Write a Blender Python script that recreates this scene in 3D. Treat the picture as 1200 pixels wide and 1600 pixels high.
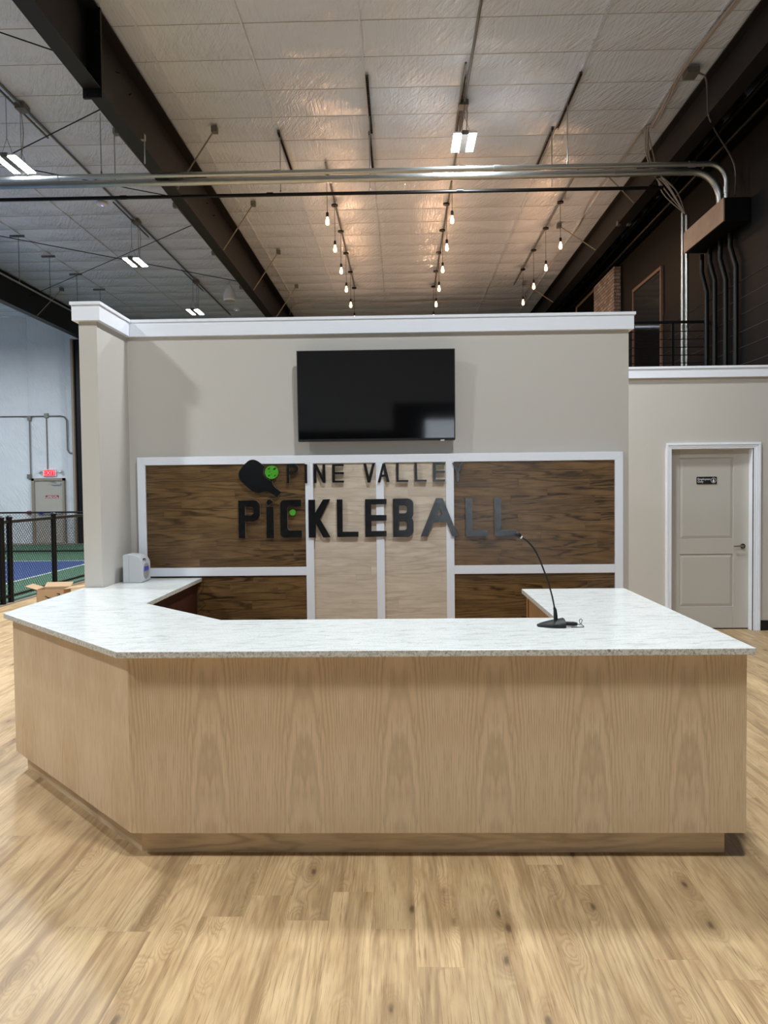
import bpy, bmesh, math, random
from mathutils import Vector, Matrix
from mathutils.geometry import tessellate_polygon

random.seed(7)
for o in list(bpy.data.objects):
    bpy.data.objects.remove(o, do_unlink=True)
SC = bpy.context.scene
COL = SC.collection
PI = math.pi

# ------------------------------------------------------------------ camera
FPX, YAW, PITCH, ROLL, EYE = 1182.95, .0234, -.033, -.0111, 1.68
def cam_axes():
    cy, sy, cp, sp = math.cos(YAW), math.sin(YAW), math.cos(PITCH), math.sin(PITCH)
    fw = Vector((-sy*cp, cy*cp, sp)); r0 = Vector((cy, sy, 0)); u0 = r0.cross(fw)
    c, s = math.cos(ROLL), math.sin(ROLL)
    return r0*c + u0*s, u0*c - r0*s, fw
CR, CU, CF = cam_axes()
cam_data = bpy.data.cameras.new('camera')
cam_data.sensor_fit = 'VERTICAL'; cam_data.sensor_height = 36.0
cam_data.lens = 36.0*FPX/1600.0
cam_data.clip_end = 200
cam = bpy.data.objects.new('camera', cam_data); COL.objects.link(cam)
m = Matrix.Identity(4)
for i in range(3):
    m[i][0] = CR[i]; m[i][1] = CU[i]; m[i][2] = -CF[i]
m.translation = Vector((0, 0, EYE))
cam.matrix_world = m
SC.camera = cam

def on(u, v, ax, val):
    """point of the plane ax=val seen at photo pixel (u,v)"""
    d = CF + CR*((u-600)/FPX) - CU*((v-800)/FPX)
    i = 'xyz'.index(ax); o = Vector((0, 0, EYE))
    return o + d*((val-o[i])/d[i])
def pix(p):
    d = Vector(p)-Vector((0, 0, EYE)); z = d.dot(CF)
    if z < .05: return None
    return 600+FPX*d.dot(CR)/z, 800-FPX*d.dot(CU)/z

# ------------------------------------------------------------------ world, exposure
W = bpy.data.worlds.new('world'); SC.world = W; W.use_nodes = True
bg = W.node_tree.nodes['Background']
bg.inputs[0].default_value = (.80, .90, 1.0, 1); bg.inputs[1].default_value = 4.5
SC.view_settings.view_transform = 'Standard'; SC.view_settings.look = 'None'
SC.view_settings.gamma = 1; SC.view_settings.use_curve_mapping = False
SC.view_settings.exposure = 0.62
HIGHBAY = 166.0      # watts given off by each high bay light
BULB = 3.6           # watts given off by each filament bulb

# ------------------------------------------------------------------ geometry helpers
def tag(o, label=None, cat=None, group=None, kind=None):
    if label: o['label'] = label
    if cat: o['category'] = cat
    if group: o['group'] = group
    if kind: o['kind'] = kind
    return o
WLOC = {}
def empty(name, loc, label=None, cat=None, group=None, kind=None):
    o = bpy.data.objects.new(name, None); COL.objects.link(o)
    o.location = loc; o.empty_display_size = .1; WLOC[o] = Vector(loc)
    return tag(o, label, cat, group, kind)

class MB:
    def __init__(s): s.v = []; s.f = []; s.mi = []; s.cur = 0
    def add(s, vs, fs):
        n = len(s.v); s.v += [Vector(p) for p in vs]
        for f in fs: s.f.append([n+i for i in f]); s.mi.append(s.cur)
        return s
    def box(s, x0, x1, y0, y1, z0, z1):
        if x0 > x1: x0, x1 = x1, x0
        if y0 > y1: y0, y1 = y1, y0
        if z0 > z1: z0, z1 = z1, z0
        vs = [(x, y, z) for z in (z0, z1) for y in (y0, y1) for x in (x0, x1)]
        return s.add(vs, [(0, 2, 3, 1), (4, 5, 7, 6), (0, 1, 5, 4), (2, 6, 7, 3), (0, 4, 6, 2), (1, 3, 7, 5)])
    def obox(s, c, ax, ay, az, hx, hy, hz):
        c = Vector(c); vs = []
        for k in (-1, 1):
            for j in (-1, 1):
                for i in (-1, 1): vs.append(c + ax*(i*hx) + ay*(j*hy) + az*(k*hz))
        return s.add(vs, [(0, 2, 3, 1), (4, 5, 7, 6), (0, 1, 5, 4), (2, 6, 7, 3), (0, 4, 6, 2), (1, 3, 7, 5)])
    def tube(s, pts, r, n=8, cap=True):
        pts = [Vector(p) for p in pts]; rs = r if isinstance(r, (list, tuple)) else [r]*len(pts)
        up = None; vs = []; m_ = len(pts)
        for i, p in enumerate(pts):
            t = (pts[min(i+1, m_-1)]-pts[max(i-1, 0)]).normalized()
            if up is None:
                a = Vector((0, 0, 1)) if abs(t.z) < .9 else Vector((1, 0, 0))
                up = (a - t*a.dot(t)).normalized()
            else:
                up = (up - t*up.dot(t)).normalized()
            b = t.cross(up)
            for k in range(n):
                an = 2*PI*k/n; vs.append(p + (up*math.cos(an)+b*math.sin(an))*rs[i])
        fs = []
        for i in range(m_-1):
            for k in range(n):
                k2 = (k+1) % n; fs.append((i*n+k, i*n+k2, (i+1)*n+k2, (i+1)*n+k))
        if cap: fs.append(tuple(range(n-1, -1, -1))); fs.append(tuple((m_-1)*n+k for k in range(n)))
        return s.add(vs, fs)
    def lathe(s, c, prof, n=16, axis='z'):
        """prof: list of (r, h) along axis from centre c"""
        c = Vector(c); vs = []
        for r, h in prof:
            for k in range(n):
                a = 2*PI*k/n; x, y = r*math.cos(a), r*math.sin(a)
                vs.append(c + {'z': Vector((x, y, h)), 'x': Vector((h, x, y)), 'y': Vector((y, h, x))}[axis])
        fs = []
        for i in range(len(prof)-1):
            for k in range(n):
                k2 = (k+1) % n; fs.append((i*n+k, i*n+k2, (i+1)*n+k2, (i+1)*n+k))
        fs.append(tuple(range(n-1, -1, -1))); fs.append(tuple((len(prof)-1)*n+k for k in range(n)))
        return s.add(vs, fs)
    def prism(s, loops, place, d0, d1, side=None):
        """loops: outer + holes of 2-D points; place(a,b,d)->3-D; extruded from d0 to d1"""
        tris = tessellate_polygon([[Vector((p[0], p[1], 0)) for p in lp] for lp in loops])
        flat = [p for lp in loops for p in lp]; n = len(flat)
        vs = [place(p[0], p[1], d0) for p in flat] + [place(p[0], p[1], d1) for p in flat]
        fs = [tuple(t) for t in tris] + [tuple(n+i for i in reversed(t)) for t in tris]
        s.add(vs, fs)
        base = len(s.v)-2*n; st = 0; old = s.cur
        if side is not None: s.cur = side
        for lp in loops:
            k = len(lp)
            for i in range(k):
                a, b = st+i, st+(i+1) % k
                s.f.append([base+a, base+b, base+n+b, base+n+a]); s.mi.append(s.cur)
            st += k
        s.cur = old
        return s
    def mesh(s, name, mats, off=Vector((0, 0, 0)), smooth=False):
        me = bpy.data.meshes.new(name)
        me.from_pydata([tuple(p-off) for p in s.v], [], s.f)
        for mt in (mats if isinstance(mats, (list, tuple)) else [mats]): me.materials.append(mt)
        me.polygons.foreach_set('material_index', s.mi)
        bm = bmesh.new(); bm.from_mesh(me); bmesh.ops.recalc_face_normals(bm, faces=bm.faces); bm.to_mesh(me); bm.free()
        if smooth:
            me.polygons.foreach_set('use_smooth', [True]*len(me.polygons))
            me.set_sharp_from_angle(angle=math.radians(40))
        me.update(); return me
    def build(s, name, mats, parent=None, bevel=0, smooth=False, label=None, cat=None, group=None, kind=None, seg=2, center=False):
        if parent is None or center:
            xs = [p.x for p in s.v]; ys = [p.y for p in s.v]; zs = [p.z for p in s.v]
            off = Vector(((min(xs)+max(xs))/2, (min(ys)+max(ys))/2, (min(zs)+max(zs))/2 if center else min(zs)))
        else: off = WLOC[parent]
        o = bpy.data.objects.new(name, s.mesh(name, mats, off, smooth)); COL.objects.link(o)
        if parent is None: o.location = off
        else:
            o.parent = parent
            if center: o.location = off-WLOC[parent]
        WLOC[o] = off
        if bevel:
            md = o.modifiers.new('bevel', 'BEVEL'); md.width = bevel; md.segments = seg; md.limit_method = 'ANGLE'
        return tag(o, label, cat, group, kind)
def bx(*a): return MB().box(*a)
def copy_tree(o, parent=None, loc=None, label=None):
    c = o.copy(); COL.objects.link(c); c.parent = parent
    if loc is not None: c.location = loc
    if label: c['label'] = label
    for ch in list(o.children): copy_tree(ch, c)
    return c
def arc(c, r, a0, a1, n=8): return [(c[0]+r*math.cos(a0+(a1-a0)*i/n), c[1]+r*math.sin(a0+(a1-a0)*i/n)) for i in range(n+1)]
def rounded(pts, n=6):
    """2-D polygon with optional third value = corner radius"""
    out = []; k = len(pts)
    for i, p in enumerate(pts):
        if len(p) < 3 or not p[2]: out.append((p[0], p[1])); continue
        P0 = Vector(p[:2]); A = Vector(pts[i-1][:2]); B = Vector(pts[(i+1) % k][:2])
        da = (A-P0); db = (B-P0); r = min(p[2], da.length*.5, db.length*.5)
        a = P0+da.normalized()*r; b = P0+db.normalized()*r
        for j in range(n+1):
            t = j/n; q = a*(1-t)**2 + P0*(2*t*(1-t)) + b*t*t; out.append((q.x, q.y))
    return out
def spline(pts, n=8):
    pts = [Vector(p) for p in pts]; out = []
    for i in range(len(pts)-1):
        p0 = pts[max(i-1, 0)]; p1 = pts[i]; p2 = pts[i+1]; p3 = pts[min(i+2, len(pts)-1)]
        for j in range(n):
            t = j/n
            out.append(.5*((2*p1)+(p2-p0)*t+(2*p0-5*p1+4*p2-p3)*t*t+(3*p1-p0-3*p2+p3)*t**3))
    return out+[pts[-1]]
def text_mesh(name, body, size, origin, mat, parent, label=None, thick=.001, align='LEFT', rot=(PI/2, 0, 0)):
    cu = bpy.data.curves.new(name, 'FONT'); cu.body = body; cu.size = size; cu.align_x = align; cu.extrude = thick/2; cu.resolution_u = 3
    t = bpy.data.objects.new(name+'_tmp', cu); COL.objects.link(t)
    me = bpy.data.meshes.new_from_object(t.evaluated_get(bpy.context.evaluated_depsgraph_get()))
    bpy.data.objects.remove(t, do_unlink=True)
    me.name = name; me.materials.clear(); me.materials.append(mat)
    me.transform(Matrix.Translation(Vector(origin)-WLOC[parent]) @ Matrix.Rotation(rot[2], 4, 'Z') @ Matrix.Rotation(rot[0], 4, 'X'))
    o = bpy.data.objects.new(name, me); COL.objects.link(o); o.parent = parent; WLOC[o] = WLOC[parent]
    return tag(o, label)

# ------------------------------------------------------------------ materials
def srgb(r, g, b):
    f = lambda c: (c/255/12.92) if c/255 <= .04045 else ((c/255+.055)/1.055)**2.4
    return (f(r), f(g), f(b), 1)
class NT:
    def __init__(s, name):
        s.m = bpy.data.materials.new(name); s.m.use_nodes = True; s.t = s.m.node_tree
        s.b = s.t.nodes['Principled BSDF']
    def n(s, typ, **kw):
        nd = s.t.nodes.new(typ)
        for k, v in kw.items(): setattr(nd, k, v)
        return nd
    def put(s, sock, v):
        if isinstance(v, bpy.types.NodeSocket): s.t.links.new(v, sock)
        else: sock.default_value = v
    def math(s, op, a, b=0.0, clamp=False):
        nd = s.n('ShaderNodeMath', operation=op, use_clamp=clamp); s.put(nd.inputs[0], a); s.put(nd.inputs[1], b); return nd.outputs[0]
    def vec(s, x, y, z):
        nd = s.n('ShaderNodeCombineXYZ')
        for i, v in enumerate((x, y, z)): s.put(nd.inputs[i], v)
        return nd.outputs[0]
    def noise(s, v, scale=1., detail=3., rough=.5, dist=0.):
        nd = s.n('ShaderNodeTexNoise'); s.put(nd.inputs['Vector'], v); s.put(nd.inputs['Scale'], scale)
        nd.inputs['Detail'].default_value = detail; nd.inputs['Roughness'].default_value = rough; nd.inputs['Distortion'].default_value = dist
        return nd.outputs['Fac']
    def mix(s, f, a, b):
        nd = s.n('ShaderNodeMix', data_type='RGBA'); s.put(nd.inputs[0], f); s.put(nd.inputs[6], a); s.put(nd.inputs[7], b); return nd.outputs[2]
    def mul(s, col, f):
        nd = s.n('ShaderNodeVectorMath', operation='SCALE'); s.put(nd.inputs[0], col); s.put(nd.inputs['Scale'], f); return nd.outputs[0]
    def smooth(s, v, a, b):
        nd = s.n('ShaderNodeMapRange', interpolation_type='SMOOTHSTEP'); s.put(nd.inputs[0], v); nd.inputs[1].default_value = a; nd.inputs[2].default_value = b; return nd.outputs[0]
    def obj(s):
        sp = s.n('ShaderNodeSeparateXYZ'); tc = s.n('ShaderNodeTexCoord'); s.t.links.new(tc.outputs['Object'], sp.inputs[0]); return tc.outputs['Object'], sp.outputs
    def world(s):
        sp = s.n('ShaderNodeSeparateXYZ'); g = s.n('ShaderNodeNewGeometry'); s.t.links.new(g.outputs['Position'], sp.inputs[0]); return g.outputs['Position'], sp.outputs
    def bump(s, h, strength=.3, dist=.01):
        nd = s.n('ShaderNodeBump'); s.put(nd.inputs['Height'], h); nd.inputs['Strength'].default_value = strength; nd.inputs['Distance'].default_value = dist
        s.t.links.new(nd.outputs[0], s.b.inputs['Normal'])
    def set(s, **kw):
        names = dict(col='Base Color', rough='Roughness', metal='Metallic', spec='Specular IOR Level', coat='Coat Weight', coatr='Coat Roughness', trans='Transmission Weight', emit='Emission Strength', ecol='Emission Color', alpha='Alpha')
        for k, v in kw.items(): s.put(s.b.inputs[names[k]], v)
        return s.m
def plain(name, c, rough=.6, metal=0., spec=.5, mottled=.06, scale=6., bump=0., bscale=200.):
    t = NT(name); v, _ = t.obj()
    f = t.noise(v, scale, 4)
    k = t.math('MULTIPLY_ADD', f, 2*mottled); t.t.nodes[-1].inputs[2].default_value = 1-mottled
    col = t.mul(srgb(*c)[:3], k)
    if bump: t.bump(t.noise(v, bscale, 2), bump, .002)
    return t.set(col=col, rough=rough, metal=metal, spec=spec)
def emitter(name, c, strength):
    t = NT(name); q = srgb(*c); return t.set(col=(q[0]*.25, q[1]*.25, q[2]*.25, 1), ecol=srgb(*c), emit=strength, rough=.4)

def wood(name, dark, mid, light, along, across, k=60., mm=1.2, freq=3., amp=1.6, lc=5., la=1.3, jag=.06, rough=.45, fold=0., fold_off=0., line=.6, knots=0., tone=.2, wander=.1, spec=.4, pore=.25, gain=2., streak=0., blotch=1.):
    """oak: ring contours of k*across^2 + mm*along + noise, plus pores, long streaks and optional knots"""
    t = NT(name); _, xyz = t.obj()
    ri = t.n('ShaderNodeObjectInfo').outputs['Random']; gi = t.n('ShaderNodeNewGeometry').outputs['Random Per Island']
    R = t.math('FRACT', t.math('ADD', t.math('MULTIPLY', ri, 7.31), t.math('MULTIPLY', gi, 13.7)))
    R2 = t.math('FRACT', t.math('MULTIPLY', R, 91.7))
    a = t.math('ADD', xyz['XYZ'.index(along)], t.math('MULTIPLY', R, 43.) if not fold else 3.1)
    raw = xyz['XYZ'.index(across)]; c0 = raw
    if fold: c0 = t.math('SUBTRACT', t.math('PINGPONG', t.math('ADD', c0, 20+fold_off), fold), fold*.10)
    else: c0 = t.math('ADD', c0, t.math('MULTIPLY', t.math('SUBTRACT', R2, .5), wander))
    def nz(sc, sa, seed, detail=3., rough_=.55):
        return t.math('SUBTRACT', t.noise(t.vec(t.math('MULTIPLY', c0, sc), t.math('MULTIPLY', a, sa), t.math('ADD', t.math('MULTIPLY', R, 9.), seed)), 1., detail, rough_), .5)
    F = t.math('ADD', t.math('MULTIPLY', t.math('MULTIPLY', c0, c0), k), t.math('MULTIPLY', a, mm))
    F = t.math('ADD', F, t.math('MULTIPLY', nz(lc, la, 0.), amp))
    F = t.math('ADD', F, t.math('MULTIPLY', nz(lc*9, la*7, 3., 2.), jag))
    kd = None
    if knots:
        vo = t.n('ShaderNodeTexVoronoi', feature='F1', voronoi_dimensions='2D'); vo.inputs['Scale'].default_value = 1.
        t.put(vo.inputs['Vector'], t.vec(t.math('MULTIPLY', c0, 5.5), t.math('MULTIPLY', a, 1.9), 0.))
        kd = t.math('ADD', vo.outputs['Distance'], t.math('MULTIPLY', nz(30., 12., 7.), .12))
        F = t.math('ADD', F, t.math('MULTIPLY', t.math('POWER', t.math('SUBTRACT', 1., t.smooth(kd, .0, .40)), 2.), .9))
    ring = t.math('ADD', t.math('MULTIPLY', t.math('SINE', t.math('MULTIPLY', F, 2*PI*freq)), .5), .5)
    ring = t.math('POWER', ring, gain)
    fine = t.noise(t.vec(t.math('MULTIPLY', c0, 300.), t.math('MULTIPLY', a, 6.), R), 1., 2., .6)
    blot = t.math('ADD', nz(9., 2.2, 5., 4., .6), .5)
    col = t.mix(t.math('MULTIPLY', t.smooth(blot, .3, .72), blotch), srgb(*mid), srgb(*light))
    if streak:
        col = t.mix(t.math('MULTIPLY', t.smooth(nz(16., .55, 11., 4., .6), -.02, .2), streak), col, srgb(*dark))
    patch = t.math('ADD', t.math('MULTIPLY', t.smooth(nz(4., 1., 2., 2.), -.15, .15), .7), .3)
    col = t.mix(t.math('MULTIPLY', t.math('MULTIPLY', ring, line), patch), col, srgb(*dark))
    col = t.mix(t.math('MULTIPLY', t.smooth(fine, .52, .75), pore), col, srgb(*dark))
    if kd is not None:
        has = t.smooth(t.noise(t.vec(t.math('MULTIPLY', c0, 2.), t.math('MULTIPLY', a, .8), t.math('MULTIPLY', R, 31.)), 1., 1.), .5, .58)
        col = t.mix(t.math('MULTIPLY', t.math('MULTIPLY', t.math('SUBTRACT', 1., t.smooth(kd, .04, .34)), knots*.6), has), col, srgb(*dark))
        col = t.mix(t.math('MULTIPLY', t.math('MULTIPLY', t.math('SUBTRACT', 1., t.smooth(kd, .015, .085)), knots), has), col, srgb(dark[0]*.55, dark[1]*.5, dark[2]*.45))
    col = t.mul(col, t.math('ADD', t.math('MULTIPLY', R2, 2*tone), 1-tone))
    t.bump(t.math('ADD', t.math('MULTIPLY', ring, .5), fine), .1, .001)
    return t.set(col=col, rough=rough, spec=spec)

M = {}
M['wall'] = plain('greige_wall_paint', (198, 193, 185), .55, mottled=.015, scale=1.5, bump=.06, bscale=500)
M['trim'] = plain('white_trim_paint', (240, 244, 252), .35, mottled=.01)
M['door'] = plain('greige_door_paint', (188, 184, 176), .4, mottled=.01)
M['black_wall'] = plain('black_block_paint', (10, 10, 12), .6, spec=.15, mottled=.15, scale=3, bump=.2, bscale=40)
M['steel'] = plain('dark_brown_painted_steel', (25, 23, 23), .5, spec=.3, mottled=.12, scale=2)
M['black'] = plain('black_painted_metal', (9, 9, 10), .45, spec=.25, mottled=.1)
M['galv'] = plain('galvanised_steel', (176, 178, 176), .32, metal=.9, mottled=.12, scale=9)
M['dullgalv'] = plain('dull_galvanised_steel', (120, 118, 114), .5, metal=.6, mottled=.15, scale=12)
M['cable'] = plain('grey_cable_jacket', (158, 150, 144), .6)
M['white_plastic'] = plain('white_plastic', (226, 227, 230), .4, mottled=.01)
M['grey_plastic'] = plain('pale_grey_plastic', (205, 208, 213), .35, mottled=.01)
M['rubber'] = plain('matt_black_rubber', (9, 9, 10), .6)
M['chrome'] = plain('satin_nickel', (190, 186, 178), .22, metal=1.)
M['green'] = plain('bright_green_acrylic', (76, 168, 40), .35, mottled=.02)
M['cardboard'] = plain('brown_cardboard', (178, 147, 112), .8, mottled=.05, scale=30)
M['tan'] = plain('tan_painted_steel', (140, 128, 114), .5)
M['wirebox'] = plain('weathered_brown_plywood', (150, 124, 104), .7, mottled=.22, scale=9)
M['red'] = plain('red_sign_plastic', (150, 40, 52), .45)
M['lens'] = emitter('lit_high_bay_lens', (240, 246, 255), 14.)
t = NT('glowing_bulb_glass'); g1 = t.n('ShaderNodeBsdfTransparent'); g2 = t.n('ShaderNodeEmission'); g2.inputs[0].default_value = srgb(255, 205, 140); g2.inputs[1].default_value = 9.
mx = t.n('ShaderNodeMixShader'); mx.inputs[0].default_value = .5
t.t.links.new(g1.outputs[0], mx.inputs[1]); t.t.links.new(g2.outputs[0], mx.inputs[2]); t.t.links.new(mx.outputs[0], t.t.nodes['Material Output'].inputs[0]); M['bulb'] = t.m
for k_ in ('lens', 'bulb'): M[k_].cycles.emission_sampling = 'NONE'
LAMPS = {}
def lamp(kind):
    if kind not in LAMPS:
        if kind == 'high_bay':
            l = bpy.data.lights.new('high_bay_lamp', 'AREA'); l.shape = 'RECTANGLE'; l.size = .098; l.size_y = .58; l.energy = HIGHBAY/2; l.color = (.89, .955, 1.0)
        else:
            l = bpy.data.lights.new('filament_lamp', 'POINT'); l.shadow_soft_size = .02; l.energy = BULB*4.6; l.color = (1.0, .59, .34)
        LAMPS[kind] = l
    return LAMPS[kind]
M['exit_red'] = emitter('lit_red_exit_letters', (255, 70, 80), 2.2)
M['blue'] = plain('blue_label_roll', (48, 50, 176), .4)
M['smile'] = plain('black_carton_print', (38, 32, 30), .7)
M['court_green'] = plain('green_court_coating', (76, 112, 88), .75, mottled=.05, scale=40)
M['court_blue'] = plain('blue_court_coating', (52, 75, 126), .75, mottled=.05, scale=40)
M['court_white'] = plain('white_court_line_paint', (235, 238, 240), .7)
M['brick'] = None
t = NT('clear_lens_plastic'); M['clear'] = t.set(col=(.85, .87, .9, 1), rough=.08, trans=.85, alpha=.25)
t = NT('dark_window_glass'); M['darkglass'] = t.set(col=(.012, .011, .011, 1), rough=.06, spec=.6)
t = NT('black_tv_screen'); M['screen'] = t.set(col=(.0035, .0035, .004, 1), rough=.05, spec=.5)
# architectural pane: mostly lets light through, some reflection
t = NT('storefront_glass'); g1 = t.n('ShaderNodeBsdfTransparent'); g2 = t.n('ShaderNodeBsdfGlossy'); g2.inputs['Roughness'].default_value = .02
mx = t.n('ShaderNodeMixShader'); mx.inputs[0].default_value = .1
t.t.links.new(g1.outputs[0], mx.inputs[1]); t.t.links.new(g2.outputs[0], mx.inputs[2])
t.t.links.new(mx.outputs[0], t.t.nodes['Material Output'].inputs[0]); M['glass'] = t.m
# sign faces: black acrylic with a patchy sheen
t = NT('black_sign_face'); v, _ = t.obj()
f = t.noise(v, 24., 4, .7)
M['sign'] = t.set(col=t.mix(f, (.002, .002, .0025, 1), (.006, .0065, .008, 1)), rough=t.math('MULTIPLY_ADD', f, .25), spec=.52); 
for nd in t.t.nodes:
    if nd.bl_idname == 'ShaderNodeMath': nd.inputs[2].default_value = .08
M['sign_edge'] = plain('pale_routed_edge', (172, 160, 142), .6)
# white vinyl faced insulation, wrinkled
def vinyl(name, c, rough, u, v, strength):
    t = NT(name); p, xyz = t.world()
    U_, V_ = xyz['XYZ'.index(u)], xyz['XYZ'.index(v)]
    diag = t.math('ADD', U_, t.math('MULTIPLY', V_, .55))
    dv = t.math('SUBTRACT', V_, t.math('MULTIPLY', U_, .55))
    w1 = t.noise(t.vec(t.math('MULTIPLY', diag, 17.), t.math('MULTIPLY', dv, 2.6), 0.), 1., 3., .6, .4)
    w2 = t.noise(t.vec(t.math('MULTIPLY', U_, 26.), t.math('MULTIPLY', V_, 2.2), 4.), 1., 3., .6, .5)
    mask = t.smooth(t.noise(t.vec(t.math('MULTIPLY', U_, .8), t.math('MULTIPLY', V_, 1.1), 2.), 1., 2.), .36, .60)
    h = t.math('ADD', t.math('MULTIPLY', w1, mask), t.math('MULTIPLY', w2, .35))
    t.bump(h, strength, .03)
    tone = t.noise(t.vec(U_, V_, 0.), .7, 3)
    return t.set(col=t.mix(tone, srgb(c[0]-10, c[1]-10, c[2]-10), srgb(*c)), rough=rough, spec=.5)
M['ceil'] = vinyl('white_vinyl_ceiling_facing', (214, 222, 236), .14, 'X', 'Y', 1.)
M['wvinyl'] = vinyl('white_vinyl_wall_facing', (220, 224, 230), .36, 'X', 'Z', 1.)
# oak
M['floor'] = wood('oak_floor_plank', (124, 94, 62), (186, 154, 112), (212, 182, 138), 'Y', 'X', k=40., mm=.5, freq=5., amp=.9, lc=7., la=.9, jag=.06, rough=.42, line=.34, knots=.72, tone=.10, wander=.2, pore=.72, streak=.62, gain=2.)
VEN = dict(k=52., mm=.45, freq=6.5, amp=.5, lc=6., la=1.6, jag=.08, rough=.5, fold=.215, line=.34, tone=0., pore=.6, gain=2.2)
M['veneer'] = wood('pale_oak_veneer', (152, 124, 92), (210, 182, 145), (222, 197, 163), 'Z', 'X', fold_off=.03, **VEN)
M['veneer_d'] = wood('pale_oak_veneer_side', (152, 124, 92), (210, 182, 145), (222, 197, 163), 'Z', 'Y', fold_off=.1, **VEN)
M['toe'] = wood('pale_oak_toe_kick', (150, 124, 90), (214, 186, 144), (226, 202, 164), 'X', 'Z', k=60., mm=.35, freq=4., amp=1.2, lc=9., la=1.4, rough=.5, line=.5, tone=.03)
M['dark'] = wood('dark_stained_oak', (34, 22, 12), (100, 75, 46), (128, 99, 64), 'X', 'Z', k=110., mm=.5, freq=4.6, amp=.95, lc=12., la=1.5, jag=.07, rough=.29, line=.85, tone=.12, wander=.09, pore=.55, gain=3.)
M['pale'] = wood('whitewashed_oak', (160, 140, 118), (206, 190, 170), (222, 208, 190), 'X', 'Z', k=90., mm=.7, freq=3.5, amp=1.0, lc=13., la=1.8, rough=.4, line=.4, tone=.035, wander=.08, pore=.4, gain=2.5)
M['walnut'] = wood('dark_brown_cabinet', (34, 14, 8), (62, 28, 18), (74, 36, 24), 'Z', 'Y', k=60., mm=1.2, freq=4., amp=1., rough=.5, line=.4, tone=0.)
M['honey'] = wood('honey_oak_cabinet', (110, 72, 36), (150, 106, 60), (166, 122, 74), 'Z', 'Y', k=60., mm=1.2, freq=4., amp=1., rough=.5, line=.5, tone=0.)
# granite
t = NT('white_granite'); p, xyz = t.obj()
st = t.noise(t.vec(t.math('MULTIPLY', xyz[0], 7.), t.math('MULTIPLY', t.math('SUBTRACT', xyz[1], t.math('MULTIPLY', xyz[0], .12)), 34.), t.math('MULTIPLY', xyz[2], 8.)), 1., 8., .72, .8)
sp = t.noise(p, 130., 3., .7); sp2 = t.noise(p, 52., 4., .7)
big = t.noise(t.vec(t.math('MULTIPLY', xyz[0], 1.), t.math('MULTIPLY', xyz[1], 3.), 1.), 1., 3.)
col = t.mix(t.smooth(st, .46, .70), srgb(226, 228, 226), srgb(192, 193, 188))
col = t.mix(t.math('MULTIPLY', t.smooth(sp, .58, .68), .75), col, srgb(140, 138, 130))
col = t.mix(t.math('MULTIPLY', t.math('MULTIPLY', t.smooth(sp2, .62, .74), .9), t.smooth(big, .4, .66)), col, srgb(120, 110, 98))
M['granite'] = t.set(col=col, rough=.22, spec=.5)
t = NT('granite_edge'); p, xyz = t.obj()
sp = t.noise(p, 95., 4., .75); sp2 = t.noise(p, 40., 4., .7)
col = t.mix(t.smooth(sp, .42, .66), srgb(216, 214, 206), srgb(158, 154, 144))
col = t.mix(t.math('MULTIPLY', t.smooth(sp2, .62, .70), .8), col, srgb(84, 74, 66))
M['granite_edge'] = t.set(col=col, rough=.4)
t = NT('pale_brick'); v, xyz = t.world()
br = t.n('ShaderNodeTexBrick'); br.inputs['Scale'].default_value = 1.; br.inputs['Brick Width'].default_value = .2; br.inputs['Row Height'].default_value = .075; br.inputs['Mortar Size'].default_value = .008
t.put(br.inputs['Vector'], t.vec(t.math('ADD', xyz[0], xyz[1]), xyz[2], 0.))
br.inputs['Color1'].default_value = srgb(176, 164, 154); br.inputs['Color2'].default_value = srgb(128, 116, 108); br.inputs['Mortar'].default_value = srgb(80, 74, 70)
M['brick'] = t.set(col=br.outputs[0], rough=.8)

# ================================================================== STRUCTURE
H = 7.2                 # underside of the roof liner
XL, XR = -17.0, 5.0     # building sides
YB, YE = -8.0, 27.0     # behind the camera, far end
RAF = [-9.95, -3.48, 4.25]   # frame lines
# ---- ceiling liner: one sagging strip per strap spacing and bay
ceiling = empty('ceiling', (0, 0, H), kind='structure', label='white vinyl-faced insulation ceiling with straps across the roof')
STEP = .765; Y0 = 9.15 - STEP
bays = [(XL, -9.95), (-9.95, -3.48), (-3.48, 4.25), (4.25, XR)]
for bi, (x0, x1) in enumerate(bays):
    def strip(y0, y1, mb):
        n = 8; vs = []; nx = 7
        for i in range(n+1):
            tt = i/n; sag = .020*(4*tt*(1-tt))
            for k in range(nx+1):
                vs.append((x0+(x1-x0)*k/nx, y0+(y1-y0)*tt, H + .012 - sag*(.75+.25*math.sin(k*1.9+y0))))
        w = nx+1
        mb.add(vs, [(i*w+k, i*w+k+1, (i+1)*w+k+1, (i+1)*w+k) for i in range(n) for k in range(nx)])
    if bi in (1, 2):
        y = Y0; base = None
        while y < YE:
            y2 = min(y+STEP, YE); mb = MB(); strip(y, y2, mb); mb.build('insulation_strip', M['ceil'], ceiling, smooth=True); y = y2
        mb = MB(); y = YB
        while y < Y0-.01:
            strip(y, min(y+STEP, Y0), mb); y += STEP
        mb.build('insulation_field', M['ceil'], ceiling, smooth=True, kind='stuff')
    else:
        mb = MB(); y = YB
        while y < YE-.01:
            strip(y, min(y+STEP, YE), mb); y += STEP
        mb.build('insulation_field', M['ceil'] if bi == 0 else M['black_wall'], ceiling, smooth=True, kind='stuff')
for bi in (1, 2):
    y = Y0
    while y < YE-.1:
        bx(bays[bi][0], bays[bi][1], y-.0035, y+.0035, H+.008, H+.0115).build('strap', M['cable'], ceiling); y += STEP
for x in (-8.15, -6.65, -3.1, -1.84, -.44, .96, 2.45, 3.8):
    bx(x-.012, x+.012, 8.0, YE, H-.018, H+.0).build('lap_seam', M['ceil'], ceiling)
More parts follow.
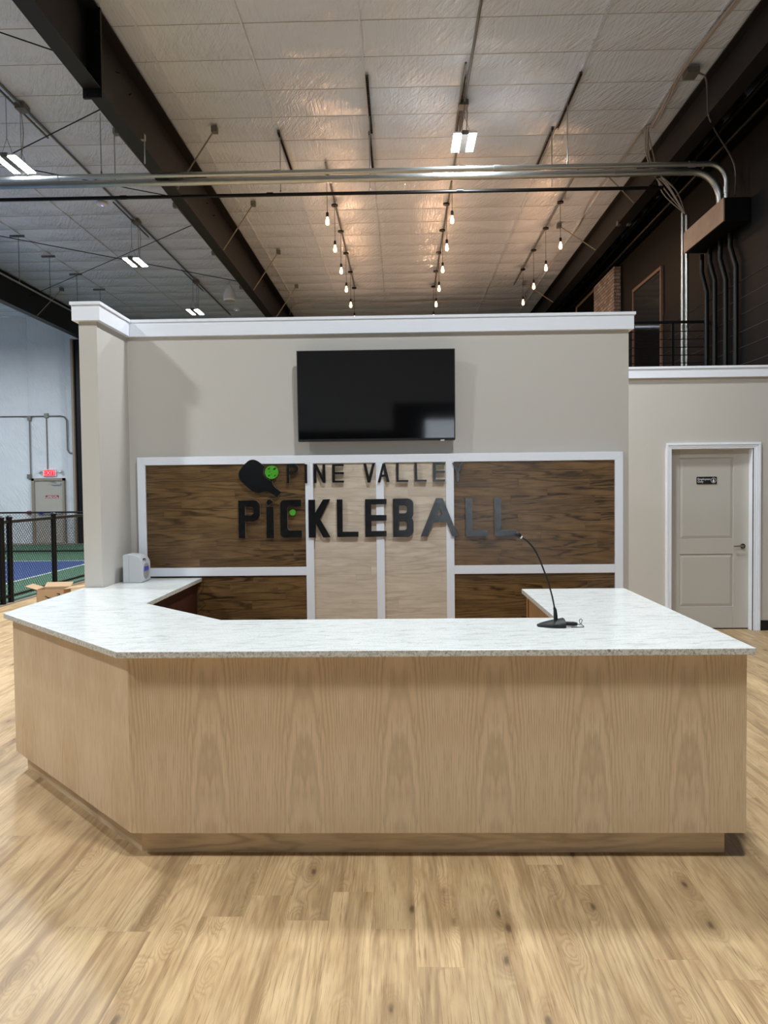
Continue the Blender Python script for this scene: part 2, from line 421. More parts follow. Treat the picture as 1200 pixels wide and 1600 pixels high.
bx(XL, XR+.2, YB, YE, H+.03, H+.1).build('roof_deck', M['dullgalv'], ceiling)

# ---- outer walls
wr = bx(XR, XR+.2, YB, YE, 0, H).build('wall_right', M['black_wall'], kind='structure')
z = 3.0
for zj in [3.17, 3.41, 3.66, 3.89, 4.14, 4.38, 4.63]:
    bx(XR-.012, XR, YB, YE, zj+.006, zj+.238).build('siding_course', M['black_wall'], wr, bevel=.004)
bx(-9.98, XR+.2, YE, YE+.2, 0, H).build('wall_far', M['black_wall'], kind='structure')
YW = 24.0
bx(-9.98, -9.9, YW, YE, 0, H).build('wall_jog', M['black_wall'], kind='structure')
jm = plain('grey_joint', (58, 58, 62), .7)
for zj in [3.41, 3.66, 3.89, 4.14, 4.38, 4.63]: bx(XR-.0135, XR, YB, YE, zj-.003, zj+.003).build('joint', jm, wr)  # thin paler grey strips along the joints between courses
we = bx(XL, -9.98, YW, YW+.2, 0, H).build('wall_end', M['wvinyl'], kind='structure')
for i in range(6):
    x0 = -17.98+.0 + 1.22*(i+1) + .02
    mb = MB(); n = 24
    for k in range(n):
        pass
    nx, nz = 4, 28; vs = []
    rr = random.Random(i)
    for k in range(nz+1):
        for j in range(nx+1):
            edge = (j in (0, nx))
            vs.append((x0+1.20*j/nx, YW-.004-(0 if edge else .03+.012*rr.random()), H*k/nz))
    mb.add(vs, [(k*(nx+1)+j, k*(nx+1)+j+1, (k+1)*(nx+1)+j+1, (k+1)*(nx+1)+j) for k in range(nz) for j in range(nx)])
    mb.build('insulation_panel', M['wvinyl'], we, smooth=True)
bx(XL-.2, XL, YB, YW+.2, 0, H).build('wall_left', M['wvinyl'], kind='structure')
# rear wall behind the camera with a glazed entrance
rear = MB(); rear.box(XL, .6, YB-.2, YB, 0, H); rear.box(3.6, XR+.2, YB-.2, YB, 0, H); rear.box(.6, 3.6, YB-.2, YB, 2.3, H)
rear.build('wall_rear', M['wvinyl'], kind='structure')
rv = MB(); rv.box(-.2, .6, YB, YB+.02, 0, 2.7); rv.box(3.6, XR, YB, YB+.02, 0, 2.7); rv.box(.6, 3.6, YB, YB+.02, 2.3, 2.7); rv.box(XL, -.2, YB, YB+.02, 0, 2.0)  # low dark stretch left of the entrance is added to darken letter reflections
rv.build('wall_entrance', M['black_wall'], kind='structure')
wn = empty('window_1', (2.1, YB-.1, 0), kind='structure', label='glazed entrance behind the viewer')
for x in (.6, 1.583, 2.567, 3.55): bx(x, x+.05, YB-.15, YB-.05, 0, 2.3).build('mullion', M['black'], wn)
for z_ in (0, 2.25): bx(.6, 3.6, YB-.15, YB-.05, z_, z_+.05).build('transom', M['black'], wn)
for x in (.65, 1.633, 2.617): bx(x, x+.933, YB-.105, YB-.095, .05, 2.25).build('pane', M['glass'], wn)
bx(-10, 12, YB-14, YB-.2, -.12, -.02).build('pavement', plain('concrete_paving', (150, 148, 142), .8), kind='structure')

# ---- reception wall with its return and white cap
WY = 6.1535
main = bx(-2.354, 1.832, WY, WY+.15, 0, 2.93).build('wall_reception', M['wall'], kind='structure')
bx(-2.354, -2.221, 5.5396, WY, 0, 2.93).build('wall_return', M['wall'], kind='structure')
tr = MB(); tr.box(-2.39, 1.865, WY-.035, WY+.19, 2.918, 3.03); tr.box(-2.39, -2.185, 5.505, WY-.035, 2.918, 3.03)
t1 = tr.build('trim_1', M['trim'], kind='structure', label='white fascia board round the top of the reception wall')
tr = MB(); tr.prism([[(-2.40, 5.493), (-2.175, 5.493), (-2.175, WY-.045), (1.878, WY-.045), (1.878, WY+.2), (-2.40, WY+.2)]], lambda a, b, d: (a, b, d), 3.03, 3.052)
tr.build('cap', M['trim'], t1)
# ---- office wall with the door
OY = 8.68
ow = MB(); ow.box(1.832, 3.06, OY, OY+.14, 0, 2.90); ow.box(3.98, XR, OY, OY+.14, 0, 2.90); ow.box(3.06, 3.98, OY, OY+.14, 2.075, 2.90)
ow.build('wall_office', M['wall'], kind='structure')
t2 = bx(1.832, XR, OY-.04, OY+.18, 2.875, 2.975).build('trim_2', M['trim'], kind='structure', label='white fascia board along the top of the office wall')
bx(1.832, XR, OY-.052, OY+.19, 2.975, 3.0).build('cap', M['trim'], t2)
bx(4.075, XR, OY-.012, OY, 0, .115).build('baseboard_right', M['rubber'], kind='structure')
bx(1.9, 3.0, OY-.012, OY, 0, .115).build('baseboard_left', M['rubber'], kind='structure')
# door
d1 = empty('door_1', (3.52, OY+.07, 0), kind='structure', label='greige two-panel door in a white casing')
DF = OY+.085
slab = bx(3.065, 3.975, DF+.012, DF+.045, .012, 2.07).build('slab', M['door'], d1)
def frame(x0, x1, z0, z1, px0, px1, pz):
    mb = MB(); mb.box(x0, px0, DF, DF+.013, z0, z1); mb.box(px1, x1, DF, DF+.013, z0, z1)
    zs = [z0]+[q for p in pz for q in p]+[z1]
    for i in range(0, len(zs), 2): mb.box(px0, px1, DF, DF+.013, zs[i], zs[i+1])
    return mb
frame(3.065, 3.975, .012, 2.07, 3.19, 3.80, [(.262, .868), (1.045, 1.972)]).build('stile_and_rail', M['door'], slab, bevel=.003)
for z0, z1 in ((.262, .868), (1.045, 1.972)):
    mb = MB(); a = .035
    o_ = [(3.19, z0), (3.80, z0), (3.80, z1), (3.19, z1)]; i_ = [(3.19+a, z0+a), (3.80-a, z0+a), (3.80-a, z1-a), (3.19+a, z1-a)]
    mb.add([(x, DF+.0125, z_) for x, z_ in o_]+[(x, DF+.003, z_) for x, z_ in i_], [(0, 1, 5, 4), (1, 2, 6, 5), (2, 3, 7, 6), (3, 0, 4, 7), (4, 5, 6, 7)])
    mb.build('raised_panel', M['door'], slab)
jb = MB(); jb.box(3.05, 3.065, OY-.0, OY+.14, 0, 2.085); jb.box(3.975, 3.99, OY, OY+.14, 0, 2.085); jb.box(3.05, 3.99, OY, OY+.14, 2.07, 2.085)
jb.build('jamb', M['trim'], d1)
for x0, x1, w in ((3.0, 3.065, 1), (3.99, 4.065, -1)):
    mb = MB(); mb.box(x0, x1, OY-.012, OY, 0, 2.14)
    if w > 0: mb.box(x0, x0+.026, OY-.022, OY-.012, 0, 2.14); mb.box(x0+.032, x0+.044, OY-.017, OY-.012, 0, 2.13)
    else: mb.box(x1-.026, x1, OY-.022, OY-.012, 0, 2.14); mb.box(x1-.044, x1-.032, OY-.017, OY-.012, 0, 2.13)
    mb.build('casing', M['trim'], d1, bevel=.003)
mb = MB(); mb.box(3.0, 4.065, OY-.0115, OY, 2.075, 2.14); mb.box(3.0, 4.065, OY-.0225, OY-.012, 2.114, 2.1405); mb.box(3.03, 4.035, OY-.017, OY-.012, 2.095, 2.108)
mb.build('casing', M['trim'], d1, bevel=.003)
bx(3.065, 3.975, DF+.005, DF+.05, .001, .011).build('door_gap_shade', M['rubber'], d1)  # black strip standing in for the shade in the gap below the door
hd = MB(); hd.lathe((3.905, DF, .957), [(.03, -.012), (.03, 0)], 20, 'y'); hd.lathe((3.905, DF-.012, .957), [(.010, -.04), (.010, 0)], 12, 'y')
hd.tube(spline([(3.905, DF-.045, .957), (3.87, DF-.048, .962), (3.83, DF-.046, .958), (3.79, DF-.04, .957)]), .009, 10)
hd.build('handle', M['chrome'], d1, smooth=True, label='satin nickel lever handle')
sg = empty('door_sign', (3.496, DF-.004, 1.67), 'small black restricted-access plate with white lettering on the greige door', 'sign')
MB().prism([rounded([(3.381, 1.672, .012), (3.611, 1.672, .012), (3.611, 1.757, .012), (3.381, 1.757, .012)])], lambda a, b, d: (a, d, b), DF-.004, DF).build('plate', M['rubber'], sg)
text_mesh('lettering', 'Employees', .034, (3.391, DF-.0048, 1.719), M['white_plastic'], sg)
text_mesh('lettering', 'Only', .034, (3.391, DF-.0048, 1.690), M['white_plastic'], sg)
ic = MB(); ring = arc((3.573, 1.7145), .030, 0, 2*PI, 28)[:-1]; ring2 = arc((3.573, 1.7145), .0265, 0, 2*PI, 28)[:-1]
ic.prism([ring, ring2], lambda a, b, d: (a, d, b), DF-.0052, DF-.004)
ic.prism([arc((3.573, 1.727), .0065, 0, 2*PI, 12)[:-1]], lambda a, b, d: (a, d, b), DF-.0052, DF-.004)
ic.prism([rounded([(3.564, 1.694, .003), (3.582, 1.694, .003), (3.584, 1.719, .006), (3.562, 1.719, .006)])], lambda a, b, d: (a, d, b), DF-.0052, DF-.004)
ic.build('person_symbol', M['white_plastic'], sg)

# ---- floor: oak planks, court coating beyond the fence
FX = -5.88
floor = bx(FX, XR, YB, YE, -.05, -.006).build('floor', M['floor'], kind='structure', label='oak plank floor')
PW = .1675; PL = 1.28; GAP = .0002
xa = on(521, 1394, 'z', 0).x
cols = []; i0 = int((FX-xa)//PW)+1
pl_mesh = bpy.data.meshes.new('plank'); 
mb = MB(); hw, hl, e = PW/2-GAP/2, PL/2-GAP/2, .0003
mb.add([(-hw, -hl, -.006), (hw, -hl, -.006), (hw, hl, -.006), (-hw, hl, -.006), (-hw, -hl, -e), (hw, -hl, -e), (hw, hl, -e), (-hw, hl, -e), (-hw+e, -hl+e, 0), (hw-e, -hl+e, 0), (hw-e, hl-e, 0), (-hw+e, hl-e, 0)],
       [(0, 1, 5, 4), (1, 2, 6, 5), (2, 3, 7, 6), (3, 0, 4, 7), (4, 5, 9, 8), (5, 6, 10, 9), (6, 7, 11, 10), (7, 4, 8, 11), (8, 9, 10, 11)])
pl_mesh = mb.mesh('plank', M['floor'])
cand = []; rest = MB()
rr = random.Random(11)
i = i0
while xa+(i+1)*PW < XR:
    cx = xa+(i+.5)*PW; off = rr.random()*PL
    y = YB+off
    while y+PL < YE:
        cy = y+PL/2; area = 0
        under = (-2.2 < cx < 1.45 and 3.45 < cy < 6) or (cy > 6.3 and -2.3 < cx < 2.6) or cy > 9.5 and cx > -2.6 or cy > 12.5
        q = [pix((cx+sx*hw, cy+sy*hl, 0)) for sx, sy in ((-1, -1), (1, -1), (1, 1), (-1, 1))]
        if cy > .5 and not under and all(q):
            qq = [(min(max(a, 0), 1200), min(max(b, 0), 1600)) for a, b in q]
            area = abs(sum(qq[k][0]*qq[(k+1) % 4][1]-qq[(k+1) % 4][0]*qq[k][1] for k in range(4)))/2
        cand.append((area, cx, cy)); y += PL
    i += 1
cand.sort(reverse=True)
for k, (area, cx, cy) in enumerate(cand):
    if k < 290 and area > 60:
        o = bpy.data.objects.new('plank', pl_mesh); COL.objects.link(o); o.parent = floor; o.location = Vector((cx, cy, 0))-WLOC[floor]
    else:
        rest.add([(cx+sx*hw, cy+sy*hl, 0) for sx, sy in ((-1, -1), (1, -1), (1, 1), (-1, 1))], [(0, 1, 2, 3)])
rest.build('plank_field', M['floor'], floor, kind='stuff')
cf = empty('floor_court', (-11, 14, 0), kind='structure', label='green and blue sport court floor beyond the fence')
bx(XL, FX-.002, YB, YE, -.05, -.002).build('court_surround', M['court_green'], cf)
bx(XL, -7.22, 4.5, 17.88, -.002, .0005).build('court_surface', M['court_blue'], cf)
bx(-7.245, -7.195, 4.5, 17.905, -.001, .0015).build('court_line', M['court_white'], cf)
bx(XL, -7.245, 17.855, 17.905, -.001, .0015).build('court_line', M['court_white'], cf)
bx(FX-.04, FX+.03, YB, YE, -.003, .006).build('edge_strip', M['tan'], cf)
bx(XL, -9.98, YW-.6, YW, -.001, .002).build('end_strip', M['tan'], cf)

# ================================================================== RECEPTION DESK
ZT, TH = .9584, .03
top_loop = [(-2.365, 4.409), (-2.365, 5.534), (-2.216, 5.534), (-2.216, WY-.045), (-1.631, WY-.045), (-1.631, 4.755), (-.999, 4.125), (.831, 4.125), (.831, 5.286), (1.5435, 5.286), (1.5435, 3.322), (-1.278, 3.322)]
wt = MB(); wt.prism([top_loop], lambda a, b, d: (a, b, d), ZT-TH, ZT, side=1)
wt.build('granite_worktop', [M['granite'], M['granite_edge']], bevel=.003, label='white speckled granite worktop with an angled corner on the oak desk', cat='worktop')
desk = empty('reception_desk', (-.2, 4.2, 0), 'pale oak veneered reception desk with an angled left corner and recessed toe kick', 'desk')
ZB, ZU = .1195, ZT-TH
PY = 3.364
bx(-1.2446, 1.5211, PY, PY+.02, ZB, ZU).build('front_panel', M['veneer'], desk, bevel=.001)
def plank_between(a, b, th, z0, z1):
    a = Vector((a[0], a[1], 0)); b = Vector((b[0], b[1], 0)); d = (b-a).normalized(); n = Vector((-d.y, d.x, 0))
    mb = MB(); q = [a, b, b+n*th, a+n*th]
    return mb.add([(p.x, p.y, z0) for p in q]+[(p.x, p.y, z1) for p in q], [(0, 3, 2, 1), (4, 5, 6, 7), (0, 1, 5, 4), (1, 2, 6, 5), (2, 3, 7, 6), (3, 0, 4, 7)])
plank_between((-2.3315, 4.4495), (-1.2446, 3.3642), .02, ZB, ZU).build('angled_panel', M['veneer'], desk, bevel=.001)
bx(-2.3315, -2.31, 4.4495, 5.535, ZB, ZU).build('side_panel', M['veneer_d'], desk)
bx(1.501, 1.5211, PY+.02, 5.25, ZB, ZU).build('side_panel', M['veneer_d'], desk)
bx(.87, 1.5211, 5.25, 5.27, .0, ZU).build('end_panel', M['honey'], desk)
bx(.87, .89, 4.165, 5.25, .0, ZU).build('inner_panel', M['honey'], desk)
bx(.862, .87, 5.215, 5.27, 0, ZU).build('edge_stile', M['honey'], desk)
bx(-.99, .87, 4.165, 4.185, 0, ZU).build('inner_panel', M['honey'], desk)
plank_between((-1.66, 4.80), (-1.02, 4.165), .02, 0, ZU).build('inner_panel', M['walnut'], desk)
bx(-1.69, -1.67, 4.80, WY-.06, 0, ZU).build('inner_panel', M['walnut'], desk)
bx(-1.2192, 1.4527, 3.4287, 3.447, 0, ZB).build('toe_kick', M['toe'], desk, center=True)
plank_between((-2.2888, 4.4986), (-1.2192, 3.4290), .018, 0, ZB).build('toe_kick', M['toe'], desk, center=True)
bx(-2.2888, -2.271, 4.4986, 5.535, 0, ZB).build('toe_kick', M['toe'], desk, center=True)
bx(1.435, 1.4527, 3.447, 5.2, 0, ZB).build('toe_kick', M['toe'], desk, center=True)
MB().prism([[(-2.31, 4.45), (-2.31, 5.53), (-2.2, 5.53), (-2.2, 6.08), (-1.70, 6.08), (-1.70, 4.79), (-1.03, 4.17), (.89, 4.17), (.89, 5.25), (1.50, 5.25), (1.50, 3.38), (-1.235, 3.38)]], lambda a, b, d: (a, b, d), ZB, ZB+.02).build('base_board', M['honey'], desk)

# ================================================================== FEATURE WALL
FYF = WY-.045    # face of the white frame
fw = empty('feature_wall_panel', (-.185, WY, 0), 'white framed wall panel of dark and pale horizontal oak boards behind the desk', 'wall panel')
bl, br_, bz = -2.1447, 1.7749, 1.9425
sw = .0655
stiles = [(-.778, -.714), (-.206, -.142), (.358, .422)]
ft = MB(); 
ft.prism([[(bl, bz), (br_, bz), (br_-sw, bz-sw), (bl+sw, bz-sw)]], lambda a, b, d: (a, d, b), FYF, WY); ft.build('frame_rail', M['trim'], fw, bevel=.002)
MB().prism([[(bl, bz), (bl+sw, bz-sw), (bl+sw, 0), (bl, 0)]], lambda a, b, d: (a, d, b), FYF, WY).build('frame_stile', M['trim'], fw, bevel=.002)
MB().prism([[(br_, bz), (br_-sw, bz-sw), (br_-sw, 0), (br_, 0)]], lambda a, b, d: (a, d, b), FYF, WY).build('frame_stile', M['trim'], fw, bevel=.002)
for a, b in stiles: bx(a, b, FYF, WY, 0, bz-sw).build('frame_stile', M['trim'], fw, bevel=.002)
for a, b in ((bl+sw, stiles[0][0]), (stiles[2][1], br_-sw)): bx(a, b, FYF, WY, .9708, 1.0392).build('frame_rail', M['trim'], fw, bevel=.002)
rr = random.Random(5)
def boards(x0, x1, z0, z1, mat, hgt, lmin, lmax):
    n = max(1, round((z1-z0)/hgt)); hh = (z1-z0)/n
    for k in range(n):
        if z0+hh*(k+1) < .25: continue
        x = x0 - rr.random()*lmax*.7
        while x < x1:
            L = rr.uniform(lmin, lmax); a, b = max(x, x0), min(x+L, x1)
            if b-a > .03:
                bx(a+.0002, b-.0002, WY-.030+rr.uniform(-.0005, .0005), WY, z0+hh*k+.0002, z0+hh*(k+1)-.0002).build('board', mat, fw, bevel=.0005, seg=1, center=True)
            x += L
XA, XB = bl+sw, br_-sw
boards(XA, stiles[0][0], 1.0392, bz-sw, M['dark'], .0685, .35, 1.1)
boards(stiles[2][1], XB, 1.0392, bz-sw, M['dark'], .0685, .35, 1.1)
boards(XA, stiles[0][0], 0, .9708, M['dark'], .0685, .35, 1.1)
boards(stiles[2][1], XB, 0, .9708, M['dark'], .0685, .35, 1.1)
boards(stiles[0][1], stiles[1][0], 0, bz-sw, M['pale'], .0685, .5, 1.1)
boards(stiles[1][1], stiles[2][0], 0, bz-sw, M['pale'], .0685, .5, 1.1)

# ---- sign letters (outlines in photo pixels, set on the plane of the panel)
LY0, LY1 = FYF-.020, FYF-.0005
def A_(p): return tuple([350+p[0]/4.8, 700+p[1]/4.8] + ([p[2]/4.8] if len(p) > 2 else []))
def B_(p): return tuple([600+p[0]/4.8, 700+p[1]/4.8] + ([p[2]/4.8] if len(p) > 2 else []))
def plc(a, b, d):
    q = on(a, b, 'y', LY0); return (q.x, d, q.z)
def letter(name, loops, fn, label, cat='letter', face='sign', back=LY1, front=LY0, parent=None, group='raised letters on the feature wall', edge='sign_edge'):
    mb = MB(); lp = [rounded([fn(p) for p in l]) for l in loops]
    mb.prism(lp, plc, front, back, side=1)
    if parent is not None: return mb.build(name, [M[face], M[edge]], parent)
    return mb.build(name, [M[face], M[edge]], None, label=label, cat=cat, group=group)
big = 'large black raised letter '
letter('sign_letter', [[(107, 395), (240, 391, 60), (269, 420, 60), (269, 520, 60), (235, 551, 50), (160, 551), (160, 676), (112, 676)], [(158, 438), (210, 438, 30), (222, 452, 25), (222, 492, 25), (208, 505, 30), (158, 505)]], A_, big+'P that starts PICKLEBALL, on dark boards')
li = empty('sign_letter', plc(*A_((348, 676)), LY1), big+'i with a leaf-shaped dot, second in PICKLEBALL', 'letter', 'raised letters on the feature wall')
letter('stem', [[(318, 442), (372, 440), (376, 676), (320, 676)]], A_, None, parent=li)
letter('leaf_dot', [[(318, 405, 8), (328, 391, 8), (350, 388, 10), (369, 402, 8), (352, 416, 8), (338, 431, 4), (322, 419, 8)]], A_, None, parent=li)
letter('sign_letter', [[(580, 388), (440, 390, 60), (421, 410, 60), (424, 655, 60), (445, 672, 60), (585, 671), (585, 618), (488, 618, 40), (476, 600, 40), (474, 452, 40), (485, 438, 40), (580, 438)]], A_, big+'C wrapped round a small green dot')
letter('sign_letter', [[(632, 388), (682, 388), (684, 485), (742, 386), (796, 384), (722, 535), (800, 670), (745, 672), (690, 570), (688, 672), (636, 672)]], A_, big+'K across the first white stile')
letter('sign_letter', [[(845, 386), (888, 386), (890, 628), (1008, 628), (1008, 666), (850, 668)]], A_, big+'L between K and E')
letter('sign_letter', [[(1058, 384), (1219, 382), (1219, 422), (1104, 423), (1104, 503), (1219, 503), (1219, 546), (1106, 547), (1106, 623), (1219, 622), (1219, 664), (1060, 668)]], A_, big+'E across the middle white stile')
letter('sign_letter', [[(66, 380), (190, 379, 50), (220, 400, 40), (220, 505, 30), (206, 523, 10), (222, 545, 30), (222, 640, 40), (190, 667, 50), (70, 668)], [(112, 430), (160, 430, 25), (172, 442, 20), (172, 478, 20), (160, 490, 25), (114, 490)], [(114, 552), (160, 550, 25), (172, 562, 20), (172, 603, 20), (160, 616, 25), (114, 617)]], B_, big+'B on the pale boards')
letter('sign_letter', [[(390, 376), (440, 376), (556, 660), (510, 662), (470, 556), (372, 558), (325, 662), (275, 664)], [(418, 445), (440, 503), (396, 504)]], B_, big+'A across the third white stile')
letter('sign_letter', [[(612, 376), (662, 374), (664, 618), (780, 618), (780, 660), (614, 662)]], B_, big+'L right after A on dark boards')
letter('sign_letter', [[(828, 374), (878, 374), (880, 616), (995, 616), (995, 658), (830, 660)]], B_, big+'L ending PICKLEBALL behind the microphone tip')
sm = 'small black raised letter '
letter('sign_letter', [[(470, 124), (535, 122, 40), (557, 140, 30), (557, 175, 30), (535, 195, 40), (490, 195), (492, 264), (472, 264)], [(490, 142), (520, 142, 20), (533, 150, 12), (533, 168, 12), (520, 178, 20), (490, 178)]], A_, sm+'P that starts PINE')
letter('sign_letter', [[(603, 122), (622, 122), (624, 264), (607, 264)]], A_, sm+'I of PINE')
letter('sign_letter', [[(672, 122), (695, 122), (740, 215), (738, 122), (758, 122), (762, 262), (742, 262), (692, 160), (694, 262), (674, 264)]], A_, sm+'N of PINE')
letter('sign_letter', [[(810, 122), (898, 121), (898, 136), (832, 136), (832, 180), (898, 180), (898, 197), (832, 197), (832, 244), (900, 244), (900, 259), (812, 260)]], A_, sm+'E that ends PINE')
letter('sign_letter', [[(1045, 118), (1066, 118), (1087, 212), (1112, 116), (1132, 116), (1098, 259), (1076, 259)]], A_, sm+'V that starts VALLEY')
letter('sign_letter', [[(1152, 259), (1188, 116), (1208, 116), (1242, 255), (1220, 256), (1212, 216), (1182, 217), (1172, 258)], [(1186, 200), (1208, 199), (1197, 150)]], A_, sm+'A of VALLEY')
letter('sign_letter', [[(90, 112), (110, 112), (110, 240), (182, 240), (182, 255), (93, 255)]], B_, sm+'L, first of the two in VALLEY')
letter('sign_letter', [[(228, 110), (247, 110), (250, 238), (320, 238), (320, 253), (230, 253)]], B_, sm+'L, second of the two in VALLEY')
letter('sign_letter', [[(366, 110), (458, 110), (458, 126), (388, 126), (388, 170), (458, 170), (458, 186), (388, 186), (388, 236), (458, 236), (458, 252), (368, 253)]], B_, sm+'E of VALLEY beside the third white stile')
letter('sign_letter', [[(512, 110), (532, 110), (556, 152), (580, 108), (600, 108), (565, 178), (563, 254), (545, 254), (543, 180)]], B_, sm+'Y that ends VALLEY')
def D_(p): return tuple([360+p[0]/11.43, 710+p[1]/11.43] + ([p[2]/11.43] if len(p) > 2 else []))
letter('paddle_emblem', [[(140, 320, 60), (245, 180, 60), (330, 105, 60), (410, 90, 60), (480, 115, 60), (615, 215), (592, 255, 30), (582, 300, 30), (592, 360, 40), (640, 430, 40), (700, 465, 30), (748, 470), (758, 540, 30), (800, 595, 30), (905, 670, 12), (840, 768, 12), (700, 672, 40), (650, 655, 30), (540, 688, 60), (440, 688, 60), (340, 620, 60), (160, 460, 80)]], D_, 'black paddle-shaped emblem left of the word PINE', 'emblem', group=None)
be = empty('ball_emblem', plc(*D_((735, 430)), LY1), 'green perforated ball emblem beside the black paddle', 'emblem')
cb = [(735+120*math.cos(a*2*PI/28), 318+120*math.sin(a*2*PI/28)) for a in range(28)]
letter('disc', [cb, [(660, 270), (690, 240), (715, 235), (700, 262), (672, 280)], [(765, 262), (790, 235), (822, 245), (800, 270), (770, 282)], [(672, 385), (690, 362), (708, 378), (692, 398)], [(778, 385), (800, 362), (812, 375), (795, 395)], [(694, 305), (706, 305), (706, 320), (694, 320)], [(730, 340), (742, 345), (738, 355), (728, 350)]], D_, None, parent=be, face='green', edge='green')
cb = [(515+23*math.cos(a*2*PI/18), 484+23*math.sin(a*2*PI/18)) for a in range(18)]
letter('dot_emblem', [cb], A_, 'small round green dot inside the letter C', 'emblem', face='green', group=None, edge='green')

# ---- television, tilted a little downward
tv = empty('television', (-.195, WY, 2.05), 'large black wall-mounted flat television above the feature panel', 'television')
ytop, ybot = 6.015, 6.045
def tvp(x, s, d):     # s 0 bottom..1 top along the tilted face, d depth behind face
    y = ybot+(ytop-ybot)*s; return (x, y+d, 2.052+.712*s - d*.1)
def tvbox(x0, x1, s0, s1, d0, d1):
    return MB().add([tvp(x, s, d) for d in (d0, d1) for s in (s0, s1) for x in (x0, x1)], [(0, 1, 3, 2), (4, 6, 7, 5), (0, 4, 5, 1), (2, 3, 7, 6), (0, 2, 6, 4), (1, 5, 7, 3)])
tvbox(-.82, .432, 0, 1, .003, .04).build('case', M['rubber'], tv, bevel=.003)
tvbox(-.812, .424, .02, .99, .0, .003).build('screen', M['screen'], tv)
bz_ = MB()
for a in ((-.82, .432, 0, .02, -.001, .004), (-.82, .432, .99, 1, -.001, .004), (-.82, -.812, 0.02, .99, -.001, .004), (.424, .432, .02, .99, -.001, .004)):
    q = tvbox(*a); bz_.add(q.v, q.f)
bz_.build('bezel', M['rubber'], tv)
tvbox(.315, .345, -.012, .004, .0, .012).build('sensor', M['white_plastic'], tv)
bx(-.45, .06, 6.08, WY-.001, 2.2, 2.55).build('wall_mount', M['black'], tv)

# ---- label printer on the left of the worktop
lp = empty('label_printer', (-2.09, 5.9, ZT), 'pale grey label printer with a round blue window on the worktop by the wall', 'printer')
x0, x1, zt = -2.163, -2.012, ZT+.222
prof = rounded([(x0, ZT+.001, .006), (x1, ZT+.001, .02), (x1, zt-.02, .085), (x0, zt, .02)], 10)
MB().prism([prof], lambda a, b, d: (a, d, b), 5.80, 5.985).build('body', M['grey_plastic'], lp, bevel=.007, smooth=True, seg=3)
bx(x0+.045, x0+.0465, 5.7988, 5.81, ZT+.012, zt-.01).build('seam', M['cable'], lp)
mb = MB(); mb.lathe((x1-.012, 5.885, ZT+.085), [(.066, 0), (.066, .012), (.06, .018), (.045, .026), (.0, .030)], 24, 'x'); mb.build('window', M['clear'], lp, smooth=True)
mb = MB(); mb.lathe((x1-.011, 5.885, ZT+.085), [(.062, 0), (.062, .0125)], 20, 'x'); mb.build('window_rim', M['cable'], lp)
bx(x1-.01, x1+.004, 5.838, 5.932, ZT+.085, ZT+.122).build('label_roll', M['blue'], lp, bevel=.002)
mb = MB(); mb.lathe((x1-.008, 5.885, zt-.05), [(.008, 0), (.008, .009)], 12, 'x'); mb.build('button', M['cable'], lp)
bx(x1-.006, x1+.001, 5.83, 5.87, zt-.044, zt-.036).build('badge', M['smile'], lp)
# ---- gooseneck microphone
mc = empty('gooseneck_microphone', (.78, 3.87, ZT), 'black gooseneck paging microphone on the right of the worktop', 'microphone')
mb = MB(); secs = []
for i in range(9):      # wedge-like teardrop base, low at left, tall at right
    t_ = i/8; x = .688+.135*t_; w = .062*math.sin(PI*min(.5, .08+.55*t_)) ; hgt = .010+.030*t_**.8
    secs.append((x, w, hgt))
vs = []; n = 10
for x, w, hgt in secs:
    for k in range(n+1):
        a = PI*k/n; vs.append((x, 3.872-w*math.cos(a), ZT+.001+hgt*math.sin(a)**.55))
fs = [(i*(n+1)+k, i*(n+1)+k+1, (i+1)*(n+1)+k+1, (i+1)*(n+1)+k) for i in range(8) for k in range(n)]
fs += [tuple(range(n+1)), tuple(8*(n+1)+k for k in range(n, -1, -1))] + [((i+1)*(n+1), i*(n+1), i*(n+1)+n, (i+1)*(n+1)+n) for i in range(8)]
mb.add(vs, fs); mb.build('base', M['rubber'], mc, smooth=True)
MY = 3.88
def mp(u, v): q = on(u, v, 'y', MY); return (q.x, MY, q.z)
MB().tube([mp(868.5, 971), mp(868, 962), mp(867.3, 953), mp(866, 949)], [.0105, .0105, .0085, .006], 12).build('socket', M['rubber'], mc, smooth=True)
neck = spline([mp(867, 955), mp(865.5, 945), mp(861, 925), mp(853, 900), mp(842, 872), mp(833, 856), mp(824, 846), mp(815.5, 840)], 6)
gn = MB().tube(neck, .0042, 10).build('gooseneck', M['rubber'], mc, smooth=True)
a, b = Vector(mp(815.5, 840)), Vector(mp(805, 833)); d = (b-a)
MB().tube([a+d*.0, a+d*.18], [.0075, .0075], 14).build('collar_ring', M['white_plastic'], mc, smooth=True)
MB().tube([a+d*.18, a+d*.3, a+d*.6, a+d*.85, a+d*.97, a+d*1.0], [.008, .0125, .0135, .012, .007, .001], 14).build('windscreen', M['rubber'], mc, smooth=True)
MB().tube([(.82, 3.86, ZT+.016), (.872, 3.858, ZT+.014), (.888, 3.857, ZT+.013), (.89, 3.857, ZT+.013)], [.011, .011, .008, .003], 10).build('plug', M['rubber'], mc, smooth=True)
MB().tube(spline([(.888, 3.857, ZT+.013), (.905, 3.86, ZT+.012), (.917, 3.88, ZT+.022), (.921, 3.90, ZT+.03), (.912, 3.905, ZT+.028), (.908, 3.885, ZT+.014), (.918, 3.845, ZT+.003), (.90, 3.825, ZT+.003), (.85, 3.825, ZT+.003)], 5), .0018, 6).build('cord', M['rubber'], mc, smooth=True)
